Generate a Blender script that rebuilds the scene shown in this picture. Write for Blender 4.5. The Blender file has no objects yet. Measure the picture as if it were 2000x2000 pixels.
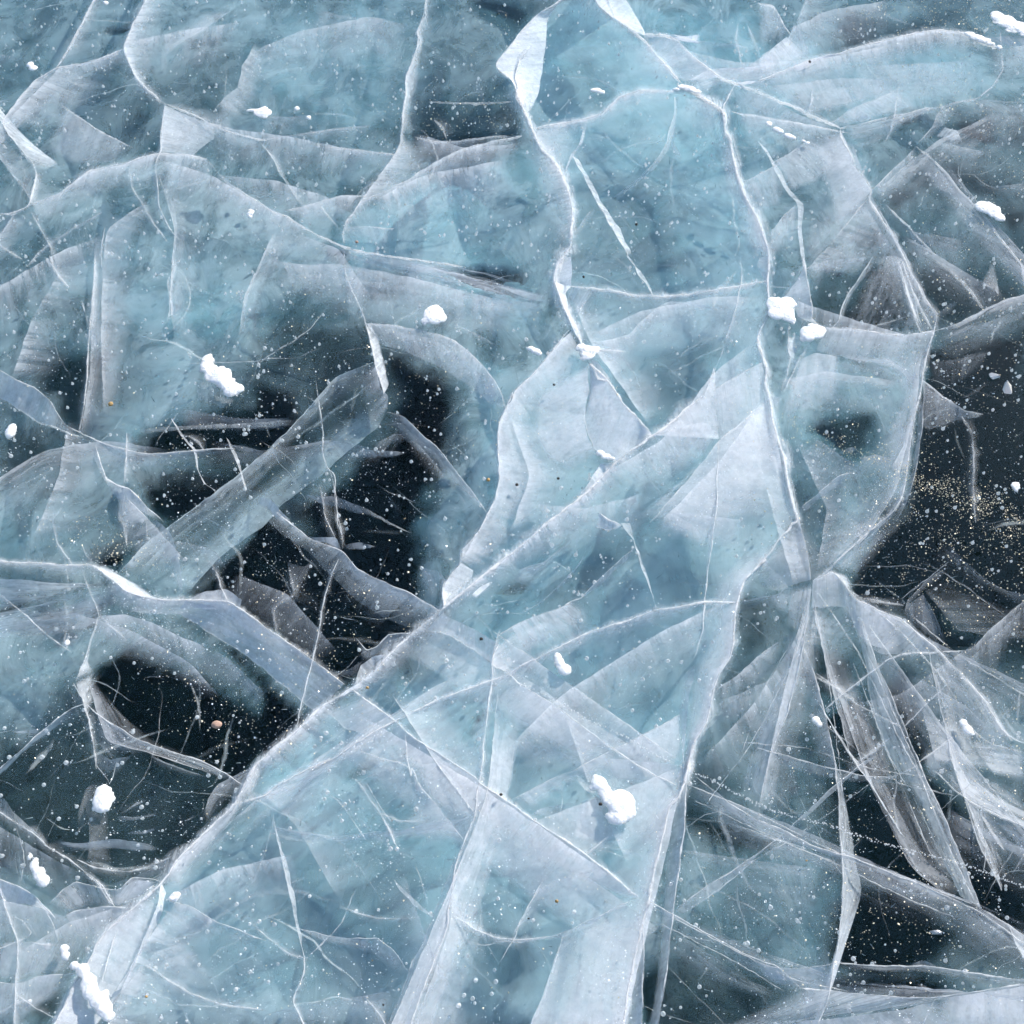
import bpy, bmesh, math, random
import numpy as np
from mathutils import Vector, Matrix, noise as mn
random.seed(7); rng = np.random.default_rng(7)
R = math.radians
scene = bpy.context.scene
COL = scene.collection

# ------------------------------------------------------------------ camera
CAM_H, PITCH, FOV = 1.6, 55.0, 48.0
cam_d = bpy.data.cameras.new('camera'); cam = bpy.data.objects.new('camera', cam_d); COL.objects.link(cam)
cam.location = (0, 0, CAM_H); cam.rotation_euler = (R(90 - PITCH), 0, 0)
cam_d.sensor_fit = 'HORIZONTAL'; cam_d.angle = R(FOV); cam_d.clip_start = 0.05; cam_d.clip_end = 500
scene.camera = cam
scene.render.resolution_x = scene.render.resolution_y = 1024

# ------------------------------------------------------------------ sky, sun, exposure
SUN_EL, SUN_AZ = 32.0, 42.0           # azimuth measured to the right of straight ahead (+Y)
w = bpy.data.worlds.new('World'); scene.world = w; w.use_nodes = True
nt = w.node_tree; nt.nodes.clear()
sky = nt.nodes.new('ShaderNodeTexSky'); sky.sky_type = 'NISHITA'; sky.sun_disc = False
sky.sun_elevation = R(SUN_EL); sky.sun_rotation = R(SUN_AZ); sky.air_density = 1.0; sky.dust_density = 0.6; sky.altitude = 460
bg = nt.nodes.new('ShaderNodeBackground'); bg.inputs['Strength'].default_value = 0.105
wo = nt.nodes.new('ShaderNodeOutputWorld')
nt.links.new(sky.outputs[0], bg.inputs[0]); nt.links.new(bg.outputs[0], wo.inputs[0])
sd = bpy.data.lights.new('sun', 'SUN'); sd.energy = 3.3; sd.angle = R(0.5); sd.color = (1.0, 0.955, 0.90)
sun = bpy.data.objects.new('sun', sd); COL.objects.link(sun)
sdir = Vector((math.sin(R(SUN_AZ)) * math.cos(R(SUN_EL)), math.cos(R(SUN_AZ)) * math.cos(R(SUN_EL)), math.sin(R(SUN_EL))))
sun.rotation_euler = (-sdir).to_track_quat('-Z', 'Y').to_euler(); sun.location = sdir * 20
scene.view_settings.view_transform = 'Standard'; scene.view_settings.look = 'None'
scene.view_settings.exposure = 0.98; scene.view_settings.gamma = 1.0; scene.view_settings.use_curve_mapping = False
try:
    scene.cycles.transparent_max_bounces = 64; scene.cycles.max_bounces = 4
    scene.cycles.diffuse_bounces = 1; scene.cycles.glossy_bounces = 2; scene.cycles.transmission_bounces = 2
    scene.cycles.use_denoising = True; scene.cycles.use_adaptive_sampling = True; scene.cycles.adaptive_threshold = .035; scene.cycles.adaptive_min_samples = 12; scene.cycles.volume_bounces = 0; scene.cycles.caustics_reflective = False; scene.cycles.caustics_refractive = False
except Exception: pass

# ------------------------------------------------------------------ coordinates
TANH = math.tan(R(FOV / 2))
_s, _c = math.sin(R(PITCH)), math.cos(R(PITCH))
FWD = Vector((0, _c, -_s)); UP = Vector((0, _s, _c)); RT = Vector((1, 0, 0)); EYE = Vector((0, 0, CAM_H))
def at(x, y, depth=0.0):
    """point of the level plane `depth` metres under the ice surface seen at photo pixel (x, y) of 2000"""
    d = RT * ((x - 1000) / 1000 * TANH) + UP * ((1000 - y) / 1000 * TANH) + FWD
    t = (-depth - CAM_H) / d.z
    return EYE + d * t
def project(X, Y, Z):
    dx, dy, dz = X, Y, Z - CAM_H
    f = dy * _c - dz * _s; u = dy * _s + dz * _c
    f = np.maximum(f, 0.05)
    return 1000 + dx / f / TANH * 1000, 1000 - u / f / TANH * 1000
ORG = (0, 500, 1000, 1480)
def px(s):
    out = []; ox = oy = 0; k = 1.0
    for tok in s.split():
        if ',' in tok:
            a, b = tok.split(','); out.append((ox + float(a) * k, oy + float(b) * k))
        elif tok == 'F': ox = oy = 0; k = 2000 / 1932
        else: ox, oy, k = ORG[int(tok[0])], ORG[int(tok[1])], 520 / 1932
    return out
def resample(p, n):
    p = np.array(p, float)
    if len(p) == 1: return np.repeat(p, n, 0)
    d = np.r_[0, np.cumsum(np.hypot(*(p[1:] - p[:-1]).T))]
    if d[-1] < 1e-6: return np.repeat(p[:1], n, 0)
    t = np.linspace(0, d[-1], n)
    q = np.c_[np.interp(t, d, p[:, 0]), np.interp(t, d, p[:, 1])]
    k = max(1, int(n / max(4, len(p)) / 3))              # round the corners a little
    if k > 1 and n > 8:
        e = np.pad(q, ((k, k), (0, 0)), mode='edge')
        ker = np.hanning(2 * k + 3)[1:-1]; ker /= ker.sum()
        s = np.c_[np.convolve(e[:, 0], ker, 'valid'), np.convolve(e[:, 1], ker, 'valid')]
        s[0], s[-1] = q[0], q[-1]; q = s
    return q
def extend(p, reach=260):
    """cracks that leave the picture run on a little way beyond its edge"""
    p = list(p); f = [False, False]
    if len(p) < 2: return p, f
    for e, (a, b) in enumerate(((p[0], p[1]), (p[-1], p[-2]))):
        dx, dy = a[0] - b[0], a[1] - b[1]; l = math.hypot(dx, dy) or 1; dx, dy = dx / l, dy / l
        if (a[0] < 9 and dx < -.2) or (a[0] > 1991 and dx > .2) or (a[1] < 9 and dy < -.2) or (a[1] > 1991 and dy > .2):
            q = (a[0] + dx * reach, a[1] + dy * reach); f[e] = True
            p = [q] + p if e == 0 else p + [q]
    return p, f
def plen(p):
    p = np.array(p); return float(np.hypot(*(p[1:] - p[:-1]).T).sum()) if len(p) > 1 else 0.0
SEED = [0]
def jitter(q, amp, freq=0.03):
    SEED[0] += 1; s = SEED[0] * 13.7
    out = q.copy(); d = 0
    for i in range(len(q)):
        if i: d += math.hypot(*(q[i] - q[i - 1]))
        out[i, 0] += amp * mn.fractal(Vector((d * freq, s, 0)), 1.0, 2.0, 4)
        out[i, 1] += amp * mn.fractal(Vector((d * freq, s, 9.1)), 1.0, 2.0, 4)
    return out
def sstep(a, b, x):
    t = np.clip((x - a) / (b - a), 0, 1); return t * t * (3 - 2 * t)

# ------------------------------------------------------------------ materials
def newmat(name):
    m = bpy.data.materials.new(name); m.use_nodes = True; m.node_tree.nodes.clear()
    return m, m.node_tree.nodes, m.node_tree.links
def nd(N, typ, **kw):
    n = N.new(typ)
    for k, v in kw.items(): setattr(n, k, v)
    return n
def math_(N, L, op, a, b=None, c=None, clamp=False):
    n = N.new('ShaderNodeMath'); n.operation = op; n.use_clamp = clamp
    for i, v in enumerate((a, b, c)):
        if v is None: continue
        if isinstance(v, (int, float)): n.inputs[i].default_value = v
        else: L.new(v, n.inputs[i])
    return n.outputs[0]
def maprange(N, L, v, a, b, c=0.0, d=1.0, smooth=True):
    n = N.new('ShaderNodeMapRange'); n.interpolation_type = 'SMOOTHSTEP' if smooth else 'LINEAR'
    L.new(v, n.inputs['Value'])
    for k, x in zip(('From Min', 'From Max', 'To Min', 'To Max'), (a, b, c, d)): n.inputs[k].default_value = x
    return n.outputs[0]
def noise_(N, L, vec, scale, detail=4, rough=0.55, dist=0.0):
    n = N.new('ShaderNodeTexNoise'); n.inputs['Scale'].default_value = scale; n.inputs['Detail'].default_value = detail
    n.inputs['Roughness'].default_value = rough; n.inputs['Distortion'].default_value = dist
    L.new(vec, n.inputs['Vector']); return n.outputs['Fac']
def mapping(N, L, vec, sc, loc=(0, 0, 0), rot=(0, 0, 0)):
    n = N.new('ShaderNodeMapping'); n.inputs['Scale'].default_value = sc; n.inputs['Location'].default_value = loc
    n.inputs['Rotation'].default_value = rot; L.new(vec, n.inputs['Vector']); return n.outputs[0]
def milky(N, L, alpha, col, trans=0.5):
    df = nd(N, 'ShaderNodeBsdfDiffuse'); df.inputs['Color'].default_value = col
    tl = nd(N, 'ShaderNodeBsdfTranslucent'); tl.inputs['Color'].default_value = col
    mx = nd(N, 'ShaderNodeMixShader'); mx.inputs[0].default_value = trans
    L.new(df.outputs[0], mx.inputs[1]); L.new(tl.outputs[0], mx.inputs[2])
    tr = nd(N, 'ShaderNodeBsdfTransparent'); m2 = nd(N, 'ShaderNodeMixShader')
    L.new(alpha, m2.inputs[0]); L.new(tr.outputs[0], m2.inputs[1]); L.new(mx.outputs[0], m2.inputs[2])
    o = nd(N, 'ShaderNodeOutputMaterial'); L.new(m2.outputs[0], o.inputs['Surface']); return o
def attr(N, name):
    a = N.new('ShaderNodeAttribute'); a.attribute_name = name; return a
# fracture faces: milky film inside the ice, feathered down the dip
def mat_sheet():
    m, N, L = newmat('fracture_film')
    uv = attr(N, 'dip'); dens = attr(N, 'film').outputs['Fac']; st = attr(N, 'feather').outputs['Fac']
    geo = nd(N, 'ShaderNodeNewGeometry').outputs['Position']
    f1 = noise_(N, L, mapping(N, L, uv.outputs['Vector'], (55, 6, 1)), 1.0, 3, 0.62, 0.4)
    f2 = noise_(N, L, mapping(N, L, uv.outputs['Vector'], (420, 22, 1), (3, 7, 0)), 1.0, 2, 0.6, 0.0)
    c2 = noise_(N, L, geo, 75, 2, 0.8, 0.0)
    fs = math_(N, L, 'ADD', maprange(N, L, f1, .40, .57), math_(N, L, 'MULTIPLY_ADD', f2, 0.9, -0.45), clamp=True)
    one = math_(N, L, 'SUBTRACT', 1.0, st)
    fm = math_(N, L, 'MULTIPLY_ADD', fs, st, one)
    cl = maprange(N, L, c2, .25, .75, .80, 1.17)
    a = math_(N, L, 'MULTIPLY', math_(N, L, 'MULTIPLY', dens, fm), cl, clamp=True)
    milky(N, L, a, (0.94, 0.95, 0.965, 1), 0.36); return m
def mat_line():
    m, N, L = newmat('crack_frost')
    geo = nd(N, 'ShaderNodeNewGeometry').outputs['Position']; dens = attr(N, 'film').outputs['Fac']
    c = noise_(N, L, geo, 70, 2, 0.7)
    a = math_(N, L, 'MULTIPLY', dens, maprange(N, L, c, .25, .6, .35, 1.1), clamp=True)
    milky(N, L, a, (1.0, 0.985, 0.965, 1), 0.40); return m
def mat_cloud():
    m, N, L = newmat('milky_ice_body')
    geo = nd(N, 'ShaderNodeNewGeometry').outputs['Position']; dens = attr(N, 'film').outputs['Fac']
    n2 = noise_(N, L, mapping(N, L, geo, (9, 7, 4), (2, 1, 0), (0, 0, R(-24))), 1.0, 4, 0.62, 0.8)
    n3 = noise_(N, L, mapping(N, L, geo, (34, 22, 8), (5, 1, 0), (0, 0, R(-32))), 1.0, 3, 0.6, 0.6)
    k = math_(N, L, 'ADD', maprange(N, L, n2, .25, .75, -.15, .15, False), maprange(N, L, n3, .25, .75, -.08, .08, False))
    # the wisps only bite where the body is neither absent nor solid
    e = math_(N, L, 'MULTIPLY', dens, math_(N, L, 'SUBTRACT', 1.25, dens))
    a = math_(N, L, 'MULTIPLY_ADD', k, math_(N, L, 'MULTIPLY', e, math_(N, L, 'MULTIPLY', attr(N, 'feather').outputs['Fac'], 4.0)), dens, clamp=True)
    milky(N, L, a, (0.53, 0.63, 0.66, 1), 0.25); return m
def mat_haze():
    m, N, L = newmat('thin_milky_ice'); dens = attr(N, 'film').outputs['Fac']
    geo = nd(N, 'ShaderNodeNewGeometry').outputs['Position']
    n1 = noise_(N, L, mapping(N, L, geo, (11, 6.5, 5), (2, 1, 0), (0, 0, R(-30))), 1.0, 6, 0.66, .7)
    a = None
    tx = attr(N, 'feather').outputs['Fac']
    mr = math_(N, L, 'MULTIPLY_ADD', math_(N, L, 'SUBTRACT', maprange(N, L, n1, .34, .64, .0, 2.0), 1.0), tx, 1.0)
    a = math_(N, L, 'MULTIPLY', dens, mr, clamp=True)
    milky(N, L, a, (0.82, 0.84, 0.85, 1), 0.45); return m
def mat_snow():
    m, N, L = newmat('packed_snow')
    geo = nd(N, 'ShaderNodeNewGeometry').outputs['Position']
    p = nd(N, 'ShaderNodeBsdfPrincipled'); p.inputs['Base Color'].default_value = (.93, .93, .95, 1)
    p.inputs['Roughness'].default_value = .75; p.inputs['Subsurface Weight'].default_value = .85
    p.inputs['Subsurface Radius'].default_value = (.014, .015, .017); p.inputs['Subsurface Scale'].default_value = 1.0
    b = nd(N, 'ShaderNodeBump'); b.inputs['Strength'].default_value = .6; b.inputs['Distance'].default_value = .002
    L.new(noise_(N, L, geo, 420, 4, .7), b.inputs['Height']); L.new(b.outputs[0], p.inputs['Normal'])
    o = nd(N, 'ShaderNodeOutputMaterial'); L.new(p.outputs[0], o.inputs[0]); return m
def mat_plain(name, col, rough=.6, spec=.5, trans=0.0):
    m, N, L = newmat(name); p = nd(N, 'ShaderNodeBsdfPrincipled')
    geo = nd(N, 'ShaderNodeNewGeometry').outputs['Position']
    mix = nd(N, 'ShaderNodeMix', data_type='RGBA')
    L.new(noise_(N, L, geo, 300, 3), mix.inputs[0])
    mix.inputs[6].default_value = tuple(c * .75 for c in col[:3]) + (1,); mix.inputs[7].default_value = tuple(min(1, c * 1.2) for c in col[:3]) + (1,)
    L.new(mix.outputs[2], p.inputs['Base Color']); p.inputs['Roughness'].default_value = rough
    p.inputs['Specular IOR Level'].default_value = spec; p.inputs['Transmission Weight'].default_value = trans
    o = nd(N, 'ShaderNodeOutputMaterial'); L.new(p.outputs[0], o.inputs[0]); return m
def mat_bubble():
    m, N, L = newmat('trapped_air')
    v = nd(N, 'ShaderNodeValue'); v.outputs[0].default_value = .54
    milky(N, L, v.outputs[0], (.97, .97, .97, 1), .4); return m
def mat_frost(name, col, gloss, rough):
    m, N, L = newmat(name)
    df = nd(N, 'ShaderNodeBsdfDiffuse'); df.inputs['Color'].default_value = col
    gl = nd(N, 'ShaderNodeBsdfGlossy'); gl.inputs['Color'].default_value = col; gl.inputs['Roughness'].default_value = rough
    mx = nd(N, 'ShaderNodeMixShader'); mx.inputs[0].default_value = gloss
    L.new(df.outputs[0], mx.inputs[1]); L.new(gl.outputs[0], mx.inputs[2])
    o = nd(N, 'ShaderNodeOutputMaterial'); L.new(mx.outputs[0], o.inputs[0]); return m
def mat_ice():
    m, N, L = newmat('clear_lake_ice')
    geo = nd(N, 'ShaderNodeNewGeometry').outputs['Position']
    b = nd(N, 'ShaderNodeBump'); b.inputs['Strength'].default_value = .25; b.inputs['Distance'].default_value = .004
    L.new(noise_(N, L, geo, 6, 5, .6), b.inputs['Height'])
    fr = nd(N, 'ShaderNodeFresnel'); L.new(b.outputs[0], fr.inputs['Normal'])
    # light leaves the slab as it came in: the rays are not bent here, so both faces reflect like the upper one
    bf = nd(N, 'ShaderNodeNewGeometry').outputs['Backfacing']; L.new(math_(N, L, 'MULTIPLY_ADD', bf, 1 / 1.31 - 1.31, 1.31), fr.inputs['IOR'])
    gl = nd(N, 'ShaderNodeBsdfGlossy'); gl.inputs['Roughness'].default_value = .09; L.new(b.outputs[0], gl.inputs['Normal'])
    tr = nd(N, 'ShaderNodeBsdfTransparent'); mx = nd(N, 'ShaderNodeMixShader')
    L.new(fr.outputs[0], mx.inputs[0]); L.new(tr.outputs[0], mx.inputs[1]); L.new(gl.outputs[0], mx.inputs[2])
    va = nd(N, 'ShaderNodeVolumeAbsorption'); va.inputs['Color'].default_value = (0.27, 0.77, 0.87, 1); va.inputs['Density'].default_value = ABSORB
    o = nd(N, 'ShaderNodeOutputMaterial'); L.new(mx.outputs[0], o.inputs['Surface']); L.new(va.outputs[0], o.inputs['Volume']); return m
ABSORB = 1.08
M_SHEET, M_LINE, M_CLOUD, M_SNOW, M_BUB, M_ICE = mat_sheet(), mat_line(), mat_cloud(), mat_snow(), mat_bubble(), mat_ice()
M_HAZE = mat_haze()
M_WATER = mat_plain('deep_water', (0.014, 0.0145, 0.013), .4, .0)
M_CRUST = None

# ------------------------------------------------------------------ object helpers
def link(name, me, mat=None, parent=None):
    o = bpy.data.objects.new(name, me); COL.objects.link(o)
    if mat is not None and me is not None: me.materials.append(mat)
    if parent is not None: o.parent = parent; o.matrix_parent_inverse = Matrix.Translation(-parent.location)
    return o
def tag(o, label, cat, group=None):
    o['label'] = label; o['category'] = cat
    if group: o['group'] = group
    return o
def grid_mesh(name, P, n, m, film=None, feather=None, dip=None, smooth=True):
    """n x m grid of points (array n*m x 3) as quads with point attributes"""
    me = bpy.data.meshes.new(name)
    i, j = np.meshgrid(np.arange(n - 1), np.arange(m - 1), indexing='ij'); a = (i * m + j).ravel()
    F = np.c_[a, a + m, a + m + 1, a + 1]
    me.from_pydata(P.tolist(), [], F.tolist())
    setattrs(me, film, feather, dip)
    if smooth: me.polygons.foreach_set('use_smooth', np.ones(len(me.polygons), bool))
    me.update(); return me
def setattrs(me, film=None, feather=None, dip=None):
    if film is not None: me.attributes.new('film', 'FLOAT', 'POINT').data.foreach_set('value', np.asarray(film, np.float32).ravel())
    if feather is not None: me.attributes.new('feather', 'FLOAT', 'POINT').data.foreach_set('value', np.asarray(feather, np.float32).ravel())
    if dip is not None: me.attributes.new('dip', 'FLOAT_VECTOR', 'POINT').data.foreach_set('vector', np.asarray(dip, np.float32).ravel())
def V(top, bot, a0, a1, d0=.006, d1=.04, st=.35, al=0, e=0, eb=0, ef=(.16, .16), jit=2, soft=None):
    return dict(k='V', top=top, bot=bot, a0=a0, a1=a1, d0=d0, d1=d1, st=st, al=al, e=e, eb=eb, ef=ef, jit=jit, soft=soft)
def Ln(pts, wd=2.0, a=.8, d=.006, jit=1.6):
    return dict(k='L', pts=pts, w=wd, a=a, d=d, jit=jit)
def crack_line(q, wd, a, d, parent, drop=1.0):
    n = len(q); SEED[0] += 1; s = SEED[0] * 5.3
    P = []; film = []
    for i in range(n):
        t = q[min(i + 1, n - 1)] - q[max(i - 1, 0)]; l = math.hypot(*t) or 1; nx, ny = -t[1] / l, t[0] / l
        k = (.55 + .75 * abs(mn.fractal(Vector((i * .23, s, 0)), 1, 2, 3)) * 1.6) * wd * .46
        if n > 6: k *= min(1, .25 + min(i, n - 1 - i) / 4)
        c = at(q[i, 0], q[i, 1], d); l_ = at(q[i, 0] - nx * k, q[i, 1] - ny * k, d); r_ = at(q[i, 0] + nx * k, q[i, 1] + ny * k, d)
        b = c.copy(); b.z -= (l_ - r_).length * 1.2 * drop + .001
        c.z += .0004
        f = a * min(1, max(.15, .75 + 1.1 * mn.fractal(Vector((i * .09, s, 4)), 1, 2, 3)))
        P += [l_, c, r_, b]; film += [f * .6, f, f * .6, f * .8]
    F = []
    for i in range(n - 1):
        for k in range(4):
            k2 = (k + 1) % 4; F.append((i * 4 + k, i * 4 + k2, i * 4 + 4 + k2, i * 4 + 4 + k))
    me = bpy.data.meshes.new('crack_line'); me.from_pydata([tuple(p) for p in P], [], F); setattrs(me, film); me.update()
    return link('crack_line', me, M_LINE, parent)
def build_sheet(v, parent):
    v['d1'] = v['d0'] + (v['d1'] - v['d0']) * .38
    tp, bp = (px(v['top']), px(v['bot'])) if 'PT' not in v else (v['PT'], v['PB'])
    if v['soft'] is None: v['soft'] = 0 if v['eb'] or v['ef'][0] == 0 else (.45 if v['a1'] < .6 * v['a0'] else .10)
    if 'PT' not in v:
        (tp, ft), (bp, fb) = extend(tp), extend(bp)
        v['ef'] = tuple(max(v['ef'][k], .10) if (ft[k] or fb[k]) else v['ef'][k] for k in (0, 1))
    Lm = max(plen(tp), plen(bp)); n = int(min(170, max(10, Lm / 6)))
    T = jitter(resample(tp, n), v['jit']); B = jitter(resample(bp, n), v['jit'] * 1.6)
    wid = float(np.median(np.hypot(*(T - B).T))); m = int(min(22, max(5, wid / 9)))
    SEED[0] += 1; s = SEED[0] * 3.1
    P = np.zeros((n, m, 3)); film = np.zeros((n, m)); dip = np.zeros((n, m, 3)); du = 0
    for i in range(n):
        A = at(T[i, 0], T[i, 1], v['d0']); C = at(B[i, 0], B[i, 1], v['d1'])
        if i: du += (A + C - pA - pC).length / 2
        pA, pC = A, C; ln = (C - A).length
        u = i / (n - 1); fe = 1.0
        if v['ef'][0] > 0: fe *= float(sstep(0, v['ef'][0], u))
        if v['ef'][1] > 0: fe *= float(sstep(0, v['ef'][1], 1 - u))
        # ragged end of the film
        rag = 1.0 + .2 * mn.fractal(Vector((du * 22, s, 1)), 1, 2, 4)
        for j in range(m):
            t = j / (m - 1); p = A.lerp(C, t)
            amp = .004 * math.sin(math.pi * t) * min(1, ln / .06)
            p.z += amp * mn.fractal(Vector((p.x * 9, p.y * 9, s)), 1, 2, 3); p.z = min(p.z, -.003)
            P[i, j] = p
            tt = min(1, t * rag)
            f = v['a0'] + (v['a1'] - v['a0']) * ((1 - math.exp(-4.2 * tt)) / .985 if v['a1'] < .6 * v['a0'] else tt * tt * (3 - 2 * tt))
            f *= 1 + .38 * mn.fractal(Vector((p.x * 8, p.y * 8, s)), 1, 2, 3)
            if v['soft']: f *= 1 - float(sstep(1 - v['soft'], 1, t * (1 + .25 * (rag - 1))))
            film[i, j] = (1.3 if parent is lake_ice else 1.12) * f * fe
            dip[i, j] = (du + s, t * ln, s) if not v['al'] else (t * ln + s, du, s)
    nm_ = 'fracture_wisp' if v.get('child') else 'fracture_sheet'
    me = grid_mesh(nm_, P.reshape(-1, 3), n, m, film, np.full((n, m), v['st']), dip.reshape(-1, 3))
    o = link(nm_, me, M_SHEET, parent)
    if wid > 30 and not v.get('child') and parent is not lake_ice:
        for q in ((0,), (0, 1))[wid > 80]:
            w2 = dict(v); w2.update(child=1, e=0, eb=0, a0=v['a0'] * (.55, .38)[q], a1=v['a1'] * (.6, .5)[q], st=1.0, d0=v['d0'] + .02 + .02 * q, d1=v['d1'] + .03 + .03 * q, al=(v['al'], 1 - v['al'])[q], ef=(.15, .15), soft=.5)
            k0, k1 = random.uniform(-.05, .25), random.uniform(.9, 1.05 if v['eb'] else 1.4); ra = random.uniform(-.3, .3)
            lin = np.linspace(-1, 1, n)[:, None]; sh = np.array([random.uniform(-12, 12), random.uniform(-4, 16)])
            w2['PT'], w2['PB'] = T + (B - T) * (k0 + ra * .3 * lin) + sh * .4, T + (B - T) * (k1 + ra * lin) + sh; build_sheet(w2, parent)
    if v['e']: crack_line(T, v['e'], min(1, v['a0'] * .5 + .5), v['d0'], parent)
    if v['eb']: crack_line(B, v['eb'], min(1, v['a1'] * .5 + .35), v['d1'], parent)
    return o
def glow_band(q, wd, a, d, parent):  # soft glow along both sides of a crack, laid in as pale film
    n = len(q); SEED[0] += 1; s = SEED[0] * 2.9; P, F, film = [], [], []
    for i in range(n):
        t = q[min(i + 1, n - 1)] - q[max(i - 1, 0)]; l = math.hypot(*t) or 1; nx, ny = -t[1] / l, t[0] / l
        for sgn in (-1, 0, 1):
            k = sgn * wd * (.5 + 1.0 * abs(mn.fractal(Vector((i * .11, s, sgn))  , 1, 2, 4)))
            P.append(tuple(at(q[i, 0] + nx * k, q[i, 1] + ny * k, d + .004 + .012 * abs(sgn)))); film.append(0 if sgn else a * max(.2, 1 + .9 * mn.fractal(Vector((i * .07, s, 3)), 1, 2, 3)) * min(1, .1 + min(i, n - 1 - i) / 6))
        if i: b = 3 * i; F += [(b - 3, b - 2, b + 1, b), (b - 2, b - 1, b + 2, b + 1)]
    me = bpy.data.meshes.new('glow_band'); me.from_pydata(P, [], F); setattrs(me, film, np.full(len(P), .5), np.array(P) * 3); me.update(); link('glow_band', me, M_SHEET, parent)
def fracture_plane(q, a, d, depth, parent):
    """the face of a steep crack: it drops from the surface line into the ice, milky at the top and fading downwards"""
    q = q[::2] if len(q) > 20 else q; n = len(q); m = 8; SEED[0] += 1; s = SEED[0] * 4.7
    P = np.zeros((n, m, 3)); film = np.zeros((n, m)); dip = np.zeros((n, m, 3)); du = 0; lean = random.uniform(-.35, .35)
    for i in range(n):
        A = at(q[i, 0], q[i, 1], d)
        if i: du += (A - pA).length
        pA = A; e = min(1, min(i, n - 1 - i) / 5); dp = depth * (.75 + .9 * mn.fractal(Vector((du * 5, s, 0)), 1, 2, 3)); am = a * max(.1, 1 + 1.3 * mn.fractal(Vector((du * 7, s, 2)), 1, 2, 3))
        for j in range(m):
            t = j / (m - 1); P[i, j] = (A.x + lean * dp * t + .004 * mn.noise(Vector((du * 20, t * 2, s))), A.y + lean * .6 * dp * t, -d - dp * t)
            film[i, j] = am * e * (math.exp(-2.6 * t)) * (1 - t * t); dip[i, j] = (du + s, t * dp, s)
    me = grid_mesh('fracture_plane', P.reshape(-1, 3), n, m, film, np.full((n, m), .55), dip.reshape(-1, 3)); link('fracture_plane', me, M_SHEET, parent)
def veil(*items):
    for it in items: (build_sheet if it['k'] == 'V' else build_line)(it, lake_ice)
def build_line(v, parent):
    p = extend(px(v['pts']))[0]; n = int(max(6, min(240, plen(p) / 5)))
    q = jitter(resample(p, n), v['jit'], .05); crack_line(q, v['w'], v['a'], v['d'], parent)
    if v['w'] >= 2.2 and plen(p) > 60: fracture_plane(q, .55 * v['a'], v['d'], .10 if v['w'] > 3 else .06, parent)
    if v['w'] >= 3: glow_band(q, 4 + 2.6 * v['w'], (.72 if v['w'] > 4 else .5) * v['a'], v['d'], parent)
def fracture(label, *items, group='fractures frozen inside the lake ice'):
    q = px(items[0].get('top') or items[0].get('pts'))[0]; b = at(q[0], q[1], 0)
    r = bpy.data.objects.new('ice_fracture', None); COL.objects.link(r); r.location = b; r.empty_display_size = .02
    tag(r, label, 'ice crack', group)
    for it in items: (build_sheet if it['k'] == 'V' else build_line)(it, r)
    return r

# ------------------------------------------------------------------ the setting: water, ice slab, milky bodies in the ice
def box(name, x0, x1, y0, y1, z0, z1, mat):
    bm = bmesh.new(); bmesh.ops.create_cube(bm, size=1)
    for v_ in bm.verts: v_.co = Vector((x0 if v_.co.x < 0 else x1, y0 if v_.co.y < 0 else y1, z0 if v_.co.z < 0 else z1))
    me = bpy.data.meshes.new(name); bm.to_mesh(me); bm.free(); o = link(name, me, mat); o['kind'] = 'structure'; return o
lake_ice = box('lake_ice', -150, 150, -150, 150, -.72, 0, M_ICE)
wm = bpy.data.meshes.new('water'); wm.from_pydata([(-160, -160, -.75), (160, -160, -.75), (160, 160, -.75), (-160, 160, -.75)], [], [(0, 1, 2, 3)])
water = link('water', wm, M_WATER); water['kind'] = 'structure'

# how thick the milky body stands under each part of the ice (0 clear black ice .. 9 solid white ice)
GRID = """
5 5 6 6 6 5 5 5 5 4 3 6 6 6 6 5 5 4 3 4
4 5 4 5 5 5 5 5 4 4 6 6 6 6 6 6 5 5 6 6
5 4 4 5 5 5 4 4 2 2 5 6 6 6 6 6 5 5 4 3
5 5 6 6 5 5 5 5 6 6 5 6 6 6 6 6 6 4 3 3
5 6 6 6 6 6 6 7 6 5 5 5 5 5 6 6 5 4 4 3
5 5 6 6 6 6 6 6 6 6 5 5 4 5 6 6 3 2 3 3
5 4 5 6 6 4 3 4 6 5 6 6 6 6 6 5 3 3 2 2
5 3 4 6 4 3 2 2 3 5 6 6 5 6 6 6 5 5 2 1
4 3 5 5 2 1 3 3 1 4 6 6 5 5 6 5 3 4 1 0
4 5 5 2 1 2 4 2 1 4 6 6 6 6 6 4 4 4 1 0
5 4 3 3 4 3 0 1 1 5 6 5 5 6 6 4 5 3 0 0
5 5 5 5 2 0 0 1 2 5 6 5 6 5 6 5 4 2 0 0
6 5 5 5 4 3 0 0 3 6 6 6 6 6 6 4 4 4 2 1
5 3 1 2 3 4 4 4 6 6 5 5 6 6 4 3 4 3 3 3
4 2 1 0 0 3 6 6 5 6 5 5 6 6 4 3 2 3 3 4
2 1 1 1 1 5 6 5 5 6 6 6 6 4 4 4 1 1 2 3
2 1 1 2 4 5 5 5 6 6 6 6 6 4 4 4 2 1 1 2
4 4 4 5 5 5 5 5 6 6 6 6 6 4 3 4 3 1 2 1
5 4 5 5 5 5 5 5 6 4 6 6 5 3 3 4 2 1 2 2
5 4 5 5 5 5 5 5 6 4 6 6 5 2 2 4 4 3 4 4
"""
G = np.array([[float(c) for c in r.split()] for r in GRID.strip().split('\n')])
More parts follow.
